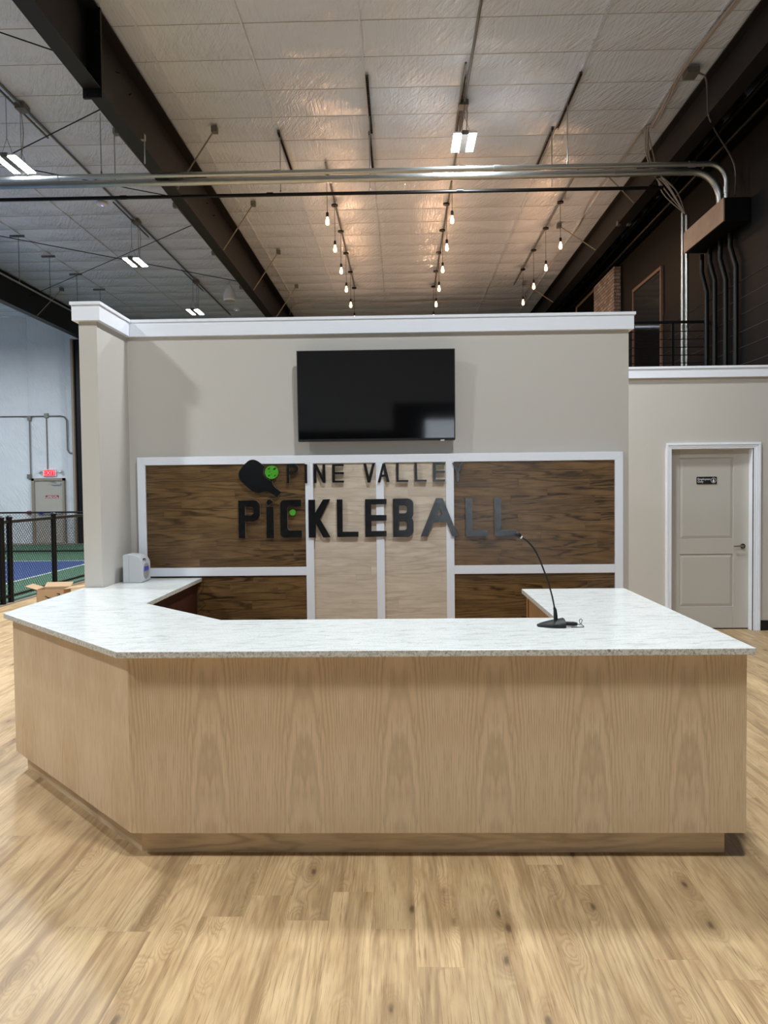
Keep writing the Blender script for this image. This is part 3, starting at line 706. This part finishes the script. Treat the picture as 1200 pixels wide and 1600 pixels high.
# ---- loose wire hanging inside the left leg of the desk
wy = 6.08
wp = [on(u, v, 'y', wy) for u, v in ((316, 905), (317, 920), (309, 934), (321, 944), (308, 960), (312, 990))]
MB().tube(spline(wp, 5), .0016, 6).build('loose_wire', M['rubber'], label='thin black wire hanging from the end of the left worktop', cat='wire')
# ---- cardboard box on the floor behind the left end of the desk
bc = on(57, 922, 'z', .33)
bX, bY = bc.x, bc.y
cbx = empty('cardboard_box', (bX+.3, bY+.2, 0), 'open brown cardboard box on the floor beyond the left worktop', 'box')
mb = MB(); W_, D_2, H_ = .36, .30, .33; e = .006
ca = .12
def bp(a, b, z_): return (bX + a*math.cos(ca)-b*math.sin(ca), bY + a*math.sin(ca)+b*math.cos(ca), z_)
def bbox(a0, a1, b0, b1, z0, z1):
    return MB().add([bp(a, b, z_) for z_ in (z0, z1) for b in (b0, b1) for a in (a0, a1)], [(0, 2, 3, 1), (4, 5, 7, 6), (0, 1, 5, 4), (2, 6, 7, 3), (0, 4, 6, 2), (1, 3, 7, 5)])
for q in ((0, W_, 0, e, .001, H_), (0, W_, D_2-e, D_2, .001, H_), (0, e, 0, D_2, .001, H_), (W_-e, W_, 0, D_2, .001, H_)): bbox(*q).build('side', M['cardboard'], cbx)
bbox(0, W_, 0, D_2, .001, .008).build('bottom', M['cardboard'], cbx)
def flap(p): 
    n = len(p); up = [Vector(q)+Vector((0, 0, .005)) for q in p]
    MB().add([Vector(q) for q in p]+up, [tuple(range(n-1, -1, -1)), tuple(range(n, 2*n))]+[(i, (i+1) % n, n+(i+1) % n, n+i) for i in range(n)]).build('flap', M['cardboard'], cbx)
flap([bp(0, 0, H_), bp(0, D_2, H_), bp(-.15, D_2, H_+.05), bp(-.15, 0, H_+.05)])
flap([bp(0, D_2, H_), bp(W_, D_2, H_), bp(W_, D_2+.13, H_+.05), bp(0, D_2+.13, H_+.05)])
flap([bp(W_, 0, H_), bp(W_, D_2, H_), bp(W_+.30, D_2, H_+.03), bp(W_+.30, 0, H_+.03)])
sm_ = MB(); pts = []
for i in range(15):
    t_ = i/14; pts.append(bp(.11+.19*t_, -.002, .245-.045*math.sin(PI*t_)-.0+.02*t_))
sm_.tube(pts, [.002+.007*math.sin(PI*min(1, .1+.9*i/14)) for i in range(15)], 6)
sm_.tube([bp(.27, -.002, .275), bp(.305, -.002, .272), bp(.30, -.002, .24)], .005, 6)
sm_.build('curved_arrow_mark', M['smile'], cbx)

# ================================================================== STEEL FRAME
def rafter(xc, zb, y0, y1, label, fwid=.1, braces=(), splice=None, wo=0.):
    r = empty('roof_rafter', (xc, (y0+y1)/2, zb), label, 'beam', 'roof rafters')
    bx(xc-.006+wo, xc+.006+wo, y0, y1, zb+.014, H-.05).build('web', M['steel'], r)
    bx(xc-fwid, xc+fwid, y0, y1, zb, zb+.014).build('bottom_flange', M['steel'], r)
    bx(xc-fwid, xc+fwid, y0, y1, H-.052, H-.038).build('top_flange', M['steel'], r)
    for ys in (splice or []):
        bx(xc-fwid-.005, xc+fwid+.015, ys-.02, ys+.02, zb-.10, H-.04).build('splice_plate', M['black'], r)
        for sx in (-1, 1):
            for zz in (zb-.06, zb+.12, H-.3):
                MB().lathe((xc+sx*.06, ys-.028, zz), [(.016, -.006), (.016, .05)], 6, 'y').build('bolt', M['black'], r)
    for yb, sd, reach in braces:
        xb = xc+sd*reach; x2 = xc+sd*fwid
        MB().tube([(x2, yb+.02, zb+.02), (xb, yb, H-.07)], .013, 6).build('flange_brace', M['tan'], r)
        bx(xb-.045, xb+.045, yb-.05, yb+.05, H-.115, H-.03).build('brace_clip', M['dullgalv'], r)
    return r
yb_ = [11.62, 14.63, 17.6, 20.6]
rafter(-3.48, 6.25, YB, YE, 'long dark steel roof rafter left of the hanging bulbs', braces=[(y, 1, .70) for y in yb_]+[(y, -1, .80) for y in yb_], splice=[8.72], wo=-.06)
RIGHT_RAFTER = rafter(4.25, 6.60, YB, YE, 'dark steel roof rafter along the black side wall', fwid=.11, braces=[(13.55, -1, .62), (16.2, -1, .88), (20.7, -1, .88)])
rafter(-9.95, 6.42, YB, YW-.01, 'far dark steel roof rafter above the white wall', braces=[(20.5, 1, .8)])
cl = empty('steel_column', (-10.2, 23.75, 0), 'dark steel column against the white end wall', 'column')
bx(-10.32, -10.25, 23.6, 23.95, 0, 6.42).build('flange', M['tan'], cl); bx(-10.26, -10.02, 23.7, 23.72, 0, 6.42).build('web', M['black'], cl); bx(-10.02, -9.98, 23.6, 23.95, 0, 6.42).build('flange', M['black'], cl)
# bracing rods under the left roof bay
brl = ['thin cross-bracing rod nearest the viewer at the upper left', 'cross-bracing rod rising toward the rafter above the first left high bay light', 'cross-bracing rod passing behind the galvanised pipes', 'cross-bracing rod rising to the right across the far left bay', 'cross-bracing rod falling to the right across the far left bay']
for (a, b), l in zip([((-3.5, 9.64), (-9.9, 4.1)), ((-3.5, 10.05), (-9.9, 14.4)), ((-3.5, 14.03), (-9.9, 9.92)), ((-3.5, 14.5), (-9.9, 20.2)), ((-3.5, 19.8), (-9.9, 14.05))], brl):
    zr = 6.88 if b[1] > a[1] else 6.93
    MB().tube([(a[0], a[1], zr), (b[0], b[1], zr)], .009, 6).build('bracing_rod', M['black'], label=l, cat='rod', group='roof bracing rods')

# ================================================================== PIPES AND CONDUITS
def bend(p, z0, r, n=8, dz=-1):
    """from +X travel turning down at x=p.x"""
    return [(p[0]-r+r*math.sin(PI/2*i/n), p[1], z0-r+r*math.cos(PI/2*i/n)) for i in range(n+1)]
def conduit(name, pts, r, mat, label, couplings=(), cat='pipe', group=None, cr=1.22, cl=.05):
    o = empty(name, pts[len(pts)//2], label, cat, group)
    MB().tube(pts, r, 12).build('pipe', mat, o, smooth=True)
    for c, ax in couplings:
        MB().lathe(c, [(r*cr, -cl), (r*cr, cl)], 12, ax).build('coupling', M['galv'] if mat is not M['black'] else M['black'], o, smooth=True)
    return o
zu = on(600, 266.5, 'y', 11.08).z; zl = on(600, 278., 'y', 11.3).z
c1 = [(XL+.05, 11.08, zu)] + bend((4.69, 11.08), zu, .26) + [(4.69, 11.08, 5.74)]
conduit('galvanised_conduit', c1, .036, M['galv'], 'slim upper galvanised conduit crossing under the ceiling', [((-5.0, 11.08, zu), 'x'), ((-1.75, 11.08, zu), 'x'), ((1.42, 11.08, zu), 'x'), ((4.2, 11.08, zu), 'x'), ((4.69, 11.08, 5.87), 'z')])
c2 = [(XL+.05, 11.3, zl)] + bend((4.69, 11.3), zl, .42) + [(4.69, 11.3, 5.74)]
conduit('galvanised_conduit', c2, .052, M['galv'], 'thick lower galvanised conduit bending down into the wall box', [((-2.35, 11.3, zl), 'x'), ((.55, 11.3, zl), 'x'), ((3.2, 11.3, zl), 'x')], cr=1.12)
conduit('sprinkler_pipe', [(XL+.05, 11.9, 6.27), (4.07, 11.9, 6.235)], .027, M['black'], 'thin black sprinkler pipe just below the galvanised conduits', [((x, 11.9, 6.25), 'x') for x in (-4.3, -2.0, .95, 3.9)])
# hanger channels on the liner and rods
def channel(x, y0, y1, label):
    o = empty('strut_channel', (x, (y0+y1)/2, H-.05), label, 'channel', 'ceiling strut channels')
    bx(x-.021, x+.021, y0, y1, H-.045, H-.035).build('web', M['dullgalv'], o)
    mb = MB(); mb.box(x-.021, x-.017, y0, y1, H-.075, H-.045); mb.box(x+.017, x+.021, y0, y1, H-.075, H-.045); mb.build('flange', M['dullgalv'], o)
    mb = MB(); y = y0+.03
    while y < y1-.05:
        mb.box(x-.014, x+.014, y, y+.022, H-.074, H-.06); y += .05
    mb.build('slots', M['black'], o, kind='stuff')
channel(-1.83, 11.75, 13.3, 'strut channel left of the left bulb row')
channel(-.405, 10.25, 11.9, 'near strut channel midway between the bulb rows')
channel(-.435, 11.85, 13.3, 'far strut channel midway between the bulb rows')
channel(.90, 10.3, 11.9, 'strut channel beside the central high bay light')
channel(2.44, 10.3, 11.87, 'near strut channel right of the central high bay light')
channel(2.37, 11.82, 13.35, 'far strut channel leading to the right bulb row')
for (x, y, z0, z1, l) in [(-4.32, 11.08, zu+.038, H-.05, 'pipe hanger rod left of the rafter, first'), (-4.20, 11.3, zl+.054, H-.05, 'pipe hanger rod left of the rafter, second'), (-3.38, 11.25, 6.2, 6.26, None), (-.41, 11.3, zl+.054, H-.06, 'pipe hanger rod in the middle of the ceiling'), (2.43, 11.08, zu+.038, H-.06, 'pipe hanger rod right of the central high bay light'), (-1.83, 11.9, 6.282, H-.06, 'sprinkler hanger rod left of the left bulb row'), (-.44, 11.9, 6.282, H-.06, 'sprinkler hanger rod between the bulb rows'), (2.37, 11.9, 6.282, H-.06, 'sprinkler hanger rod leading up to the far right channel'), (-3.37, 11.9, 6.2, 6.27, None)]:
    if l is None: continue
    h_ = empty('hanger_rod', (x, y, z0), l, 'rod', 'pipe hanger rods')
    MB().tube([(x, y, z0), (x, y, z1)], .007, 6).build('rod', M['galv'], h_)
    MB().lathe((x, y, z0+.002), [(.014, 0), (.014, .03), (.008, .036)], 8).build('nut', M['galv'], h_)
for x, yy in ((-3.34, 10.0), (-3.34, 11.5)):
    h_ = empty('beam_clamp_rod', (x, yy, 6.1), 'beam clamp and rod hanging from the long rafter, '+('nearer' if yy < 11 else 'farther')+' of two', 'rod', 'pipe hanger rods')
    bx(x-.02, x+.03, yy-.03, yy+.03, 6.255, 6.33).build('clamp', M['galv'], h_)
    MB().tube([(x+.02, yy, 5.95 if yy < 11 else 6.2), (x+.02, yy, 6.28)], .008, 6).build('rod', M['galv'], h_)
# surface conduits on the liner
ZC = H-.055
def row(x, y0, y1, boxes, label, r=.016, twin=0):
    o = empty('ceiling_conduit', (x, (y0+y1)/2, ZC), label, 'conduit', 'ceiling conduits')
    MB().tube([(x, y0, ZC), (x, y1, ZC)], r, 8).build('pipe', M['dullgalv'], o, smooth=True)
    if twin:
        for yb in boxes: MB().tube([(x-.07, yb-1.1, ZC-.02), (x-.07, yb+.9, ZC-.02)], r*.8, 8).build('pipe', M['dullgalv'], o, smooth=True)
    for yb in boxes: bx(x-.085, x+.055, yb-.09, yb+.09, ZC-.05, ZC+.03).build('junction_box', M['dullgalv'], o, bevel=.004)
row(-5.33, 4, 23.9, [10.85, 15.5, 20.0], 'conduit feeding the row of high bay lights in the left bay', .02, 1)
row(.955, 4, 20.9, [11.05], 'conduit feeding the central light and right-centre bulb row', .018, 1)
row(-1.225, 12.9, 20.9, [], 'conduit feeding the left bulb row', .016)
row(3.12, 13.3, 20.9, [], 'conduit feeding the right bulb row', .016)
# twin conduits beside the far rafter hung from short channels
tl = conduit('hung_conduit', [(-8.1, 8, 6.11), (-8.1, 23.9, 6.11)], .018, M['dullgalv'], 'hung conduit below the short ceiling channels in the far left bay')
for k, y in enumerate((16.18, 17.61, 19.09, 20.57)):
    h_ = empty('channel_hanger', (-8.14, y, 6.1), 'T-shaped hanger dropping to the hung conduit, '+['nearest', 'second', 'third', 'farthest'][k]+' of four', 'hanger', 'T-shaped hangers')
    bx(-8.31, -8.0, y-.02, y+.02, H-.1, H-.055).build('channel', M['dullgalv'], h_); MB().tube([(-8.13, y, 6.1), (-8.13, y, H-.08)], .007, 6).build('rod', M['dullgalv'], h_)
# cable bundle along the right edge of the liner, dropping to the vertical conduits
zc = H-.075
pth = [on(u, v, 'z', zc) for u, v in ((1157, -5), (1093, 75), (1062, 120), (1047, 150), (1022, 196))]
drop = [on(1010, 203, 'z', zc), Vector((4.05, 12.35, 6.75)), Vector((4.40, 12.5, 6.4)), Vector((4.66, 12.6, 6.08))]
cb_ = empty('cable_bundle', drop[-1], 'bundle of grey cables running along the ceiling and dropping to the tall conduits', 'cables')
rr = random.Random(3)
for k in range(9):
    j = lambda s=.035: Vector((rr.uniform(-s, s), rr.uniform(-s, s), rr.uniform(0, s*.5)))
    pp = [pth[0]+j()]+[p+j() for p in pth[1:]]+[drop[0]+j()]+[p+j(.07 if k < 6 else .12) for p in drop[1:3]]+[drop[3]+j(.008)]
    MB().tube(spline(pp, 6), .0085, 6).build('cable', M['cable'], cb_, smooth=True)
far = [on(u, v, 'z', zc) for u, v in ((1004, 204), (965, 258), (920, 318), (903, 352), (880, 385), (850, 425), (820, 457), (812, 468), (700, 470), (600, 474), (520, 472), (463, 475), (452, 492))]
fc = empty('ceiling_cable', far[5], 'pale cable clipped to the far ceiling and swagged across the end', 'cables')
for k in range(2): MB().tube(spline([p+Vector((rr.uniform(-.02, .02), rr.uniform(-.02, .02), 0)) for p in far], 4), .010, 6).build('cable', M['cable'], fc, smooth=True)
# thin flexible conduit from a ceiling box to the wireway
fx = empty('flexible_conduit', (3.86, 10.35, H-.1), 'thin conduit looping from a grey ceiling box down the black wall', 'conduit')
q0 = on(1080, 112, 'z', H-.07)
bx(q0.x-.08, q0.x+.08, q0.y-.1, q0.y+.1, H-.13, H-.05).build('junction_box', M['dullgalv'], fx, bevel=.004)
w1_, w2_, w3_ = on(1118, 205, 'x', XR-.5), on(1147, 256, 'x', XR-.08), on(1149, 305, 'x', XR-.08)
MB().tube(spline([(q0.x+.08, q0.y, H-.1), (4.02, q0.y, H-.1), (4.10, q0.y+.02, H-.18), (4.12, q0.y+.02, 6.62), (4.14, q0.y+.03, 6.55), w1_, w2_, w3_], 5), .013, 8).build('tube', M['dullgalv'], fx, smooth=True)
# wireway box on the black wall, tall silver conduits, painted conduits
ww = empty('wireway_box', (4.8, 11.76, 5.41), 'long black wireway box with a weathered brown side on the black wall', 'box')
bx(4.63, XR-.013, 11.0, 12.52, 5.41, 5.735).build('body', M['black'], ww); bx(4.612, 4.63, 11.0, 12.52, 5.408, 5.737).build('side_board', M['wirebox'], ww)
for k, (x, r) in enumerate(((4.655, .025), (4.724, .031))):
    conduit('silver_conduit', [(x, 12.68, 2.9), (x, 12.68, 6.12-.04*k)], r, M['galv'], 'tall vertical silver conduit behind the wireway box, '+('slimmer left one' if k == 0 else 'thicker right one'), [((x, 12.68, 5.72), 'z'), ((x, 12.68, 4.75), 'z')], group='tall silver conduits', cr=1.12)
for k, (u0, u1) in enumerate(((1102, 1104), (1112, 1117), (1131, 1134), (1145, 1150))):
    xw = XR-.07; lo = on(u1, 470, 'x', xw); y_ = lo.y
    y2 = y_+.2
    conduit('painted_conduit', [(xw, y_, 2.9), (xw, y_, 4.75+.1*(k % 2)), (xw, y2, 5.12+.08*(k % 2)), (xw, y2, 5.405)], .036, M['black'], 'black painted conduit on the wall under the wireway box, '+['leftmost', 'second from left', 'third from left', 'rightmost'][k]+' of four', group='black painted conduits')
for k, (u, v, l) in enumerate(((1020, 322, 'upper black pipe running along under the right rafter'), (1020, 346, 'lower black pipe running along under the right rafter'))):
    q = on(u, v, 'x', 4.72+.1*k); conduit('painted_pipe', [(q.x, 9, q.z), (q.x, 23.9, q.z)], .035, M['black'], l)
qq = on(965, 353, 'x', 4.14)
for dx in (-.12, .07): bx(4.25+dx, 4.25+dx+.06, qq.y-.05, qq.y+.05, 6.575, 6.66).build('clamp', M['dullgalv'], RIGHT_RAFTER)

# ---- mezzanine behind the office wall: floor, railing, windows, brick
bx(2.2, XR, 12.45, YE, 3.0, 3.25).build('floor_mezzanine', M['black_wall'], kind='structure')
rl = empty('mezzanine_railing', (4.45, 12.5, 3.25), 'black mezzanine railing with horizontal bars above the office wall', 'railing')
bx(3.2, XR-.013, 12.475, 12.525, 4.285, 4.32).build('top_rail', M['black'], rl)
for x in (3.2, 4.43, 4.965): bx(x-.02 if x != 4.965 else x, x+.02, 12.48, 12.52, 3.25, 4.29).build('post', M['black'], rl)
for k in range(7): bx(3.2, 4.965, 12.494, 12.506, 3.38+.128*k, 3.392+.128*k).build('bar', M['black'], rl)
a, b = on(1035, 413, 'x', XR-.02), on(990, 455, 'x', XR-.02)
def side_window(name, y0, y1, z0, z1, fr, label):
    o = empty(name, (XR, (y0+y1)/2, z0), kind='structure', label=label)
    bx(XR-.05, XR-.002, y0, y0+.06, z0, z1).build('frame', fr, o); bx(XR-.05, XR-.002, y1-.06, y1, z0, z1).build('frame', fr, o)
    bx(XR-.05, XR-.002, y0+.06, y1-.06, z1-.06, z1).build('frame', fr, o); bx(XR-.05, XR-.002, y0+.06, y1-.06, z0, z0+.06).build('frame', fr, o)
    bx(XR-.03, XR-.025, y0+.06, y1-.06, z0+.06, z1-.06).build('pane', M['darkglass'], o)
fr_m = plain('brown_window_frame', (112, 82, 66), .5)
side_window('window_2', a.y, b.y, 3.35, (a.z+b.z)/2, fr_m, 'dark mezzanine window in the black wall')
bk0, bk1 = on(971, 415, 'x', XR-.0), on(943, 440, 'x', XR-.17)
bx(XR-.17, XR-.016, bk0.y, bk1.y+.9, 3.25, bk0.z-.02).build('brick_pier', M['brick'], label='pale brick pier against the dark wall above the mezzanine', cat='pier')
side_window('window_3', bk1.y+.95, bk1.y+3.4, 3.35, on(925, 456, 'x', XR).z, plain('pale_wood_window_frame', (170, 138, 112), .5), 'farther dark mezzanine window beside the brick pier')

# ================================================================== LIGHTS
def highbay(x, y, z, label, hang=True):
    o = empty('high_bay_light', (x, y, z), label, 'light', 'LED high bay lights')
    bx(x-.05, x+.05, y-.30, y+.30, z-.014, z+.05).build('spine', M['dullgalv'], o, bevel=.004)
    bx(x-.05, x+.05, y-.12, y+.05, z+.05, z+.11).build('driver_box', M['white_plastic'], o, bevel=.004)
    for s in (-1, 1):
        bx(x+s*.05, x+s*.165, y-.30, y+.30, z+.008, z+.03).build('lamp_tray', M['white_plastic'], o)
        bx(x+s*.062, x+s*.16, y-.29, y+.29, z, z+.008).build('lens', M['lens'], o)
    for s in (-1, 1): la = bpy.data.objects.new('lamp', lamp('high_bay')); COL.objects.link(la); la.parent = o; la.location = (s*.111, 0, -.003)
    for s in (-.2, .2):
        mb = MB(); mb.tube([(x, y+s, H-.06), (x, y+s, z+.28)], .004, 5); mb.tube([(x, y+s, z+.28), (x-.09, y+s, z+.03)], .003, 4); mb.tube([(x, y+s, z+.28), (x+.09, y+s, z+.03)], .003, 4)
        mb.build('hanger', M['dullgalv'], o)
    MB().tube(spline([(x+.05, y+.1, H-.06), (x+.07, y+.13, z+.5), (x+.04, y+.1, z+.08)], 5), .007, 6).build('cord', M['cable'], o)
    return o
ord_ = ['lit twin-bar high bay light nearest in the left bay', 'lit twin-bar high bay light second in the left bay', 'lit twin-bar high bay light farthest in the left bay above the wall cap']
for k, (y, z) in enumerate(((10.70, 6.27), (15.55, 6.33), (20.05, 6.35))): highbay(-5.40, y, z, ord_[k])
highbay(.95, 11.15, 6.64, 'lit twin-bar high bay light alone in the centre bay')
for k, y in enumerate((6.25, 1.6)): highbay(-5.40, y, 6.31, 'left bay high bay light out of view, '+['first', 'second', 'third', 'fourth'][k]+' toward the viewer')
for k, y in enumerate((6.45, 1.85)): highbay(.95, y, 6.62, 'centre bay high bay light out of view, '+['first', 'second', 'third', 'fourth'][k]+' toward the viewer')
for k, y in enumerate((8.5, 14.0, 18.8)): highbay(-13.2, y, 6.31, 'added unseen outer bay light for the white end wall, number '+['one', 'two', 'three', 'four', 'five'][k])  # unseen row added to brighten the white end wall

def pendant(x, y, label):
    o = empty('pendant_bulb', (x, y, 6.2), label, 'light', 'hanging filament bulbs')
    zt_ = H-.06
    MB().lathe((x, y, zt_-.035), [(.062, 0), (.062, .03), (.02, .04)], 14).build('canopy', M['rubber'], o, smooth=True)
    MB().tube([(x, y, 6.44), (x, y, zt_-.03)], .0045, 5).build('cord', M['rubber'], o)
    MB().lathe((x, y, 6.365), [(.021, 0), (.024, .01), (.024, .07), (.012, .085)], 12).build('socket', M['rubber'], o, smooth=True)
    MB().lathe((x, y, 6.225), [(.004, 0), (.022, .006), (.032, .028), (.034, .05), (.028, .085), (.018, .12), (.014, .14)], 14).build('bulb', M['bulb'], o, smooth=True)
    la = bpy.data.objects.new('lamp', lamp('filament')); COL.objects.link(la); la.parent = o; la.location = (0, 0, .075)
    return o
nth = ['first', 'second', 'third', 'fourth', 'fifth', 'sixth']
for nm, x, ys in (('left', -1.235, (13.25, 14.77, 16.27, 17.78, 19.3, 20.84)), ('middle', .925, (13.3, 14.82, 16.32, 17.86, 19.38, 20.85)), ('right', 3.115, (14.84, 16.32, 17.8, 19.34))):
    first = None
    for k, y in enumerate(ys):
        lab = 'glowing filament bulb in the '+nm+' hanging row, '+nth[k]+' from the viewer'
        if first is None: first = pendant(x, y, lab); fy = y
        else: copy_tree(first, None, (x, y, 6.2), lab)
# white pendant loudspeaker and round ceiling devices
ps = empty('pendant_speaker', (-4.47, 20, 6.72), 'white bell-shaped pendant loudspeaker below the left rafter', 'speaker')
MB().lathe((-4.47, 20, 6.62), [(.14, 0), (.165, .03), (.16, .15), (.12, .28), (.06, .38), (.015, .44)], 20).build('shell', M['white_plastic'], ps, smooth=True)
MB().lathe((-4.47, 20, 6.612), [(.135, 0), (.135, .01)], 20).build('grille', M['cable'], ps)
MB().tube([(-4.47, 20, 7.05), (-4.47, 20, H-.02)], .005, 5).build('cord', M['cable'], ps)
for x, y, l in ((-5.69, 14.6, 'round white ceiling access point beside the left light conduit'), (-5.0, 23.3, 'round white ceiling access point at the far end of the left bay')):
    o = empty('access_point', (x, y, H-.1), l, 'access point', 'ceiling access points')
    MB().lathe((x, y, H-.06), [(.07, 0), (.10, .010), (.105, .035), (.09, .058)], 20).build('shell', M['white_plastic'], o, smooth=True)
    MB().lathe((x, y, H-.064), [(.022, 0), (.022, .006)], 12).build('indicator', emitter('violet_indicator', (150, 140, 255), 1.5), o)

# ================================================================== FAR LEFT: EXIT DOOR, CONDUITS, FENCES
EY = YW-.06
d2 = empty('door_2', (-11.25, EY, 0), kind='structure', label='grey steel exit door in the white end wall')
x0, x1, zt = -11.80, -10.74, 2.08
dm = plain('warm_grey_steel_door', (168, 162, 154), .45)
mb = MB(); mb.box(x0, x0+.09, EY-.05, YW-.005, 0, zt); mb.box(x1-.06, x1, EY-.05, YW-.005, 0, zt); mb.box(x0, x1, EY-.05, YW-.005, zt-.08, zt); mb.build('frame', M['tan'], d2)
bx(x0+.09, x1-.06, EY-.01, YW-.01, .01, zt-.08).build('slab', dm, d2)
bx(-11.15, -10.86, EY-.05, EY-.012, 1.86, 1.91).build('door_closer', M['galv'], d2)
MB().tube([(-11.0, EY-.04, 1.92), (-11.05, EY-.09, 1.96), (-11.2, EY-.03, 1.99)], .012, 6).build('closer_arm', M['galv'], d2)
bx(-11.62, -10.84, EY-.07, EY-.012, .93, 1.0).build('panic_bar', M['galv'], d2)
bx(-11.56, -11.42, EY-.09, EY-.012, .93, 1.0).build('bar_head', M['blue'], d2)
rs = empty('red_door_notice', (-11.15, EY-.014, 1.42), 'red notice strip on the exit door', 'sign')
bx(-11.36, -10.94, EY-.016, EY-.0105, 1.44, 1.53).build('plate', M['red'], rs)
mb = MB(); rr = random.Random(2)
for zz, xs in ((1.50, [(-11.30, -11.16), (-11.14, -11.10), (-11.08, -11.0)]), (1.46, [(-11.34, -11.25), (-11.23, -11.14), (-11.12, -11.05), (-11.03, -10.96)])):
    for a, b in xs: mb.box(a, b, EY-.0175, EY-.016, zz-.008, zz+.008)
mb.build('blurred_text', M['white_plastic'], rs)
ex = empty('exit_sign', (-11.25, EY, 2.16), 'lit red EXIT sign with two emergency lamp heads above the far door', 'sign')
bx(-11.42, -11.0, EY-.04, YW-.005, 2.14, 2.36).build('housing', M['white_plastic'], ex, bevel=.01)
bx(-11.40, -11.02, EY-.045, EY-.04, 2.155, 2.345).build('face', emitter('lit_red_exit_face', (255, 40, 60), .75), ex)
text_mesh('lettering', 'EXIT', .20, (-11.21, EY-.046, 2.18), emitter('pale_lit_exit_letters', (255, 150, 150), .8), ex, align='CENTER')
for s, x in ((-1, -11.53), (1, -10.86)):
    MB().lathe((x, EY-.07, 2.30), [(.045, -.03), (.06, .05), (.05, .06)], 12, 'y').build('lamp_head', M['grey_plastic'], ex, smooth=True)
    MB().tube([(x, EY, 2.30), (-11.42 if s < 0 else -11.0, EY, 2.28)], .015, 6).build('arm', M['grey_plastic'], ex)
wc = empty('wall_conduit', (-11.3, EY, 4.05), 'thin conduit crossing the white wall with two drops to the exit door', 'conduit')
MB().tube([(XL+.1, EY, 4.06), (-10.82, EY, 4.05), (-10.70, EY, 4.02), (-10.63, EY, 3.9), (-10.63, EY, 2.98), (-10.57, EY, 2.88), (-10.38, EY, 2.84), (-10.0, EY, 2.84)], .022, 8).build('main_run', M['dullgalv'], wc, smooth=True)
MB().tube([(-11.83, EY, 2.2), (-11.83, EY, 4.05)], .018, 8).build('drop', M['dullgalv'], wc); MB().tube([(-11.28, EY, 2.36), (-11.28, EY, 4.05)], .018, 8).build('drop', M['dullgalv'], wc)
for x, z_ in ((-11.83, 4.0), (-11.28, 4.08), (-11.88, 2.15)): bx(x-.06, x+.06, EY-.03, EY+.03, z_-.08, z_+.06).build('junction_box', M['dullgalv'], wc)
bx(-11.97, -11.88, EY-.04, YW-.005, .92, 1.04).build('pull_station', M['red'], label='small red fire alarm pull station left of the exit door', cat='alarm')

def link_mesh(p, du, length, z0, z1, cell, r):
    """two families of diagonal wires in the vertical plane through p along unit vector du"""
    mb = MB(); hgt = z1-z0; k = cell*math.sqrt(2); s = -hgt
    while s < length:
        for sgn in (1, -1):
            a0, a1 = s, s+hgt; zA, zB = z0, z1
            if sgn < 0: zA, zB = z1, z0
            lo, hi = max(a0, 0), min(a1, length)
            if hi-lo > .02:
                za = zA+(zB-zA)*(lo-a0)/hgt; zb = zA+(zB-zA)*(hi-a0)/hgt
                mb.tube([p+du*lo+Vector((0, 0, za)), p+du*hi+Vector((0, 0, zb))], r, 3, cap=False)
        s += k
    return mb
nf = empty('chain_link_fence', (FX, 12.5, 0), 'black chain link fence along the edge of the oak floor', 'fence')
FXX = FX-.03
fposts = (8.5, 11.02, 11.25, 12.7, 15.2, 17.6, 20.0)
for y in fposts:
    p_ = MB().tube([(FXX, y, 0), (FXX, y, 1.27)], .042, 10).build('post', M['black'], nf, smooth=True)
    MB().lathe((FXX, y, 1.27), [(.05, 0), (.05, .02), (.02, .045)], 10).build('cap', M['black'], p_)
MB().tube([(FXX, 8.5, 1.22), (FXX, 20, 1.22)], .024, 8).build('rail', M['black'], nf, smooth=True)
MB().tube([(FXX, 8.5, .10), (FXX, 20, .10)], .022, 8).build('rail', M['black'], nf, smooth=True)
link_mesh(Vector((FXX, 10.2, 0)), Vector((0, 1, 0)), 5.2, .06, 1.24, .05, .0036).build('chain_link', M['black'], nf, kind='stuff')
ff = empty('chain_link_fence', (-10, 20.1, 0), 'far black chain link fence crossing in front of the exit door', 'fence')
MB().tube([(-15, 20.1, 1.10), (FXX, 20.1, 1.10)], .024, 8).build('rail', M['black'], ff, smooth=True)
MB().tube([(-15, 20.1, .06), (FXX, 20.1, .06)], .024, 8).build('rail', M['black'], ff, smooth=True)
for x in (-15, -12.4, -7.6): MB().tube([(x, 20.1, 0), (x, 20.1, 1.14)], .03, 8).build('post', M['black'], ff, smooth=True)
link_mesh(Vector((-12.5, 20.1, 0)), Vector((1, 0, 0)), 5.2, .05, 1.11, .06, .0034).build('chain_link', M['black'], ff, kind='stuff')
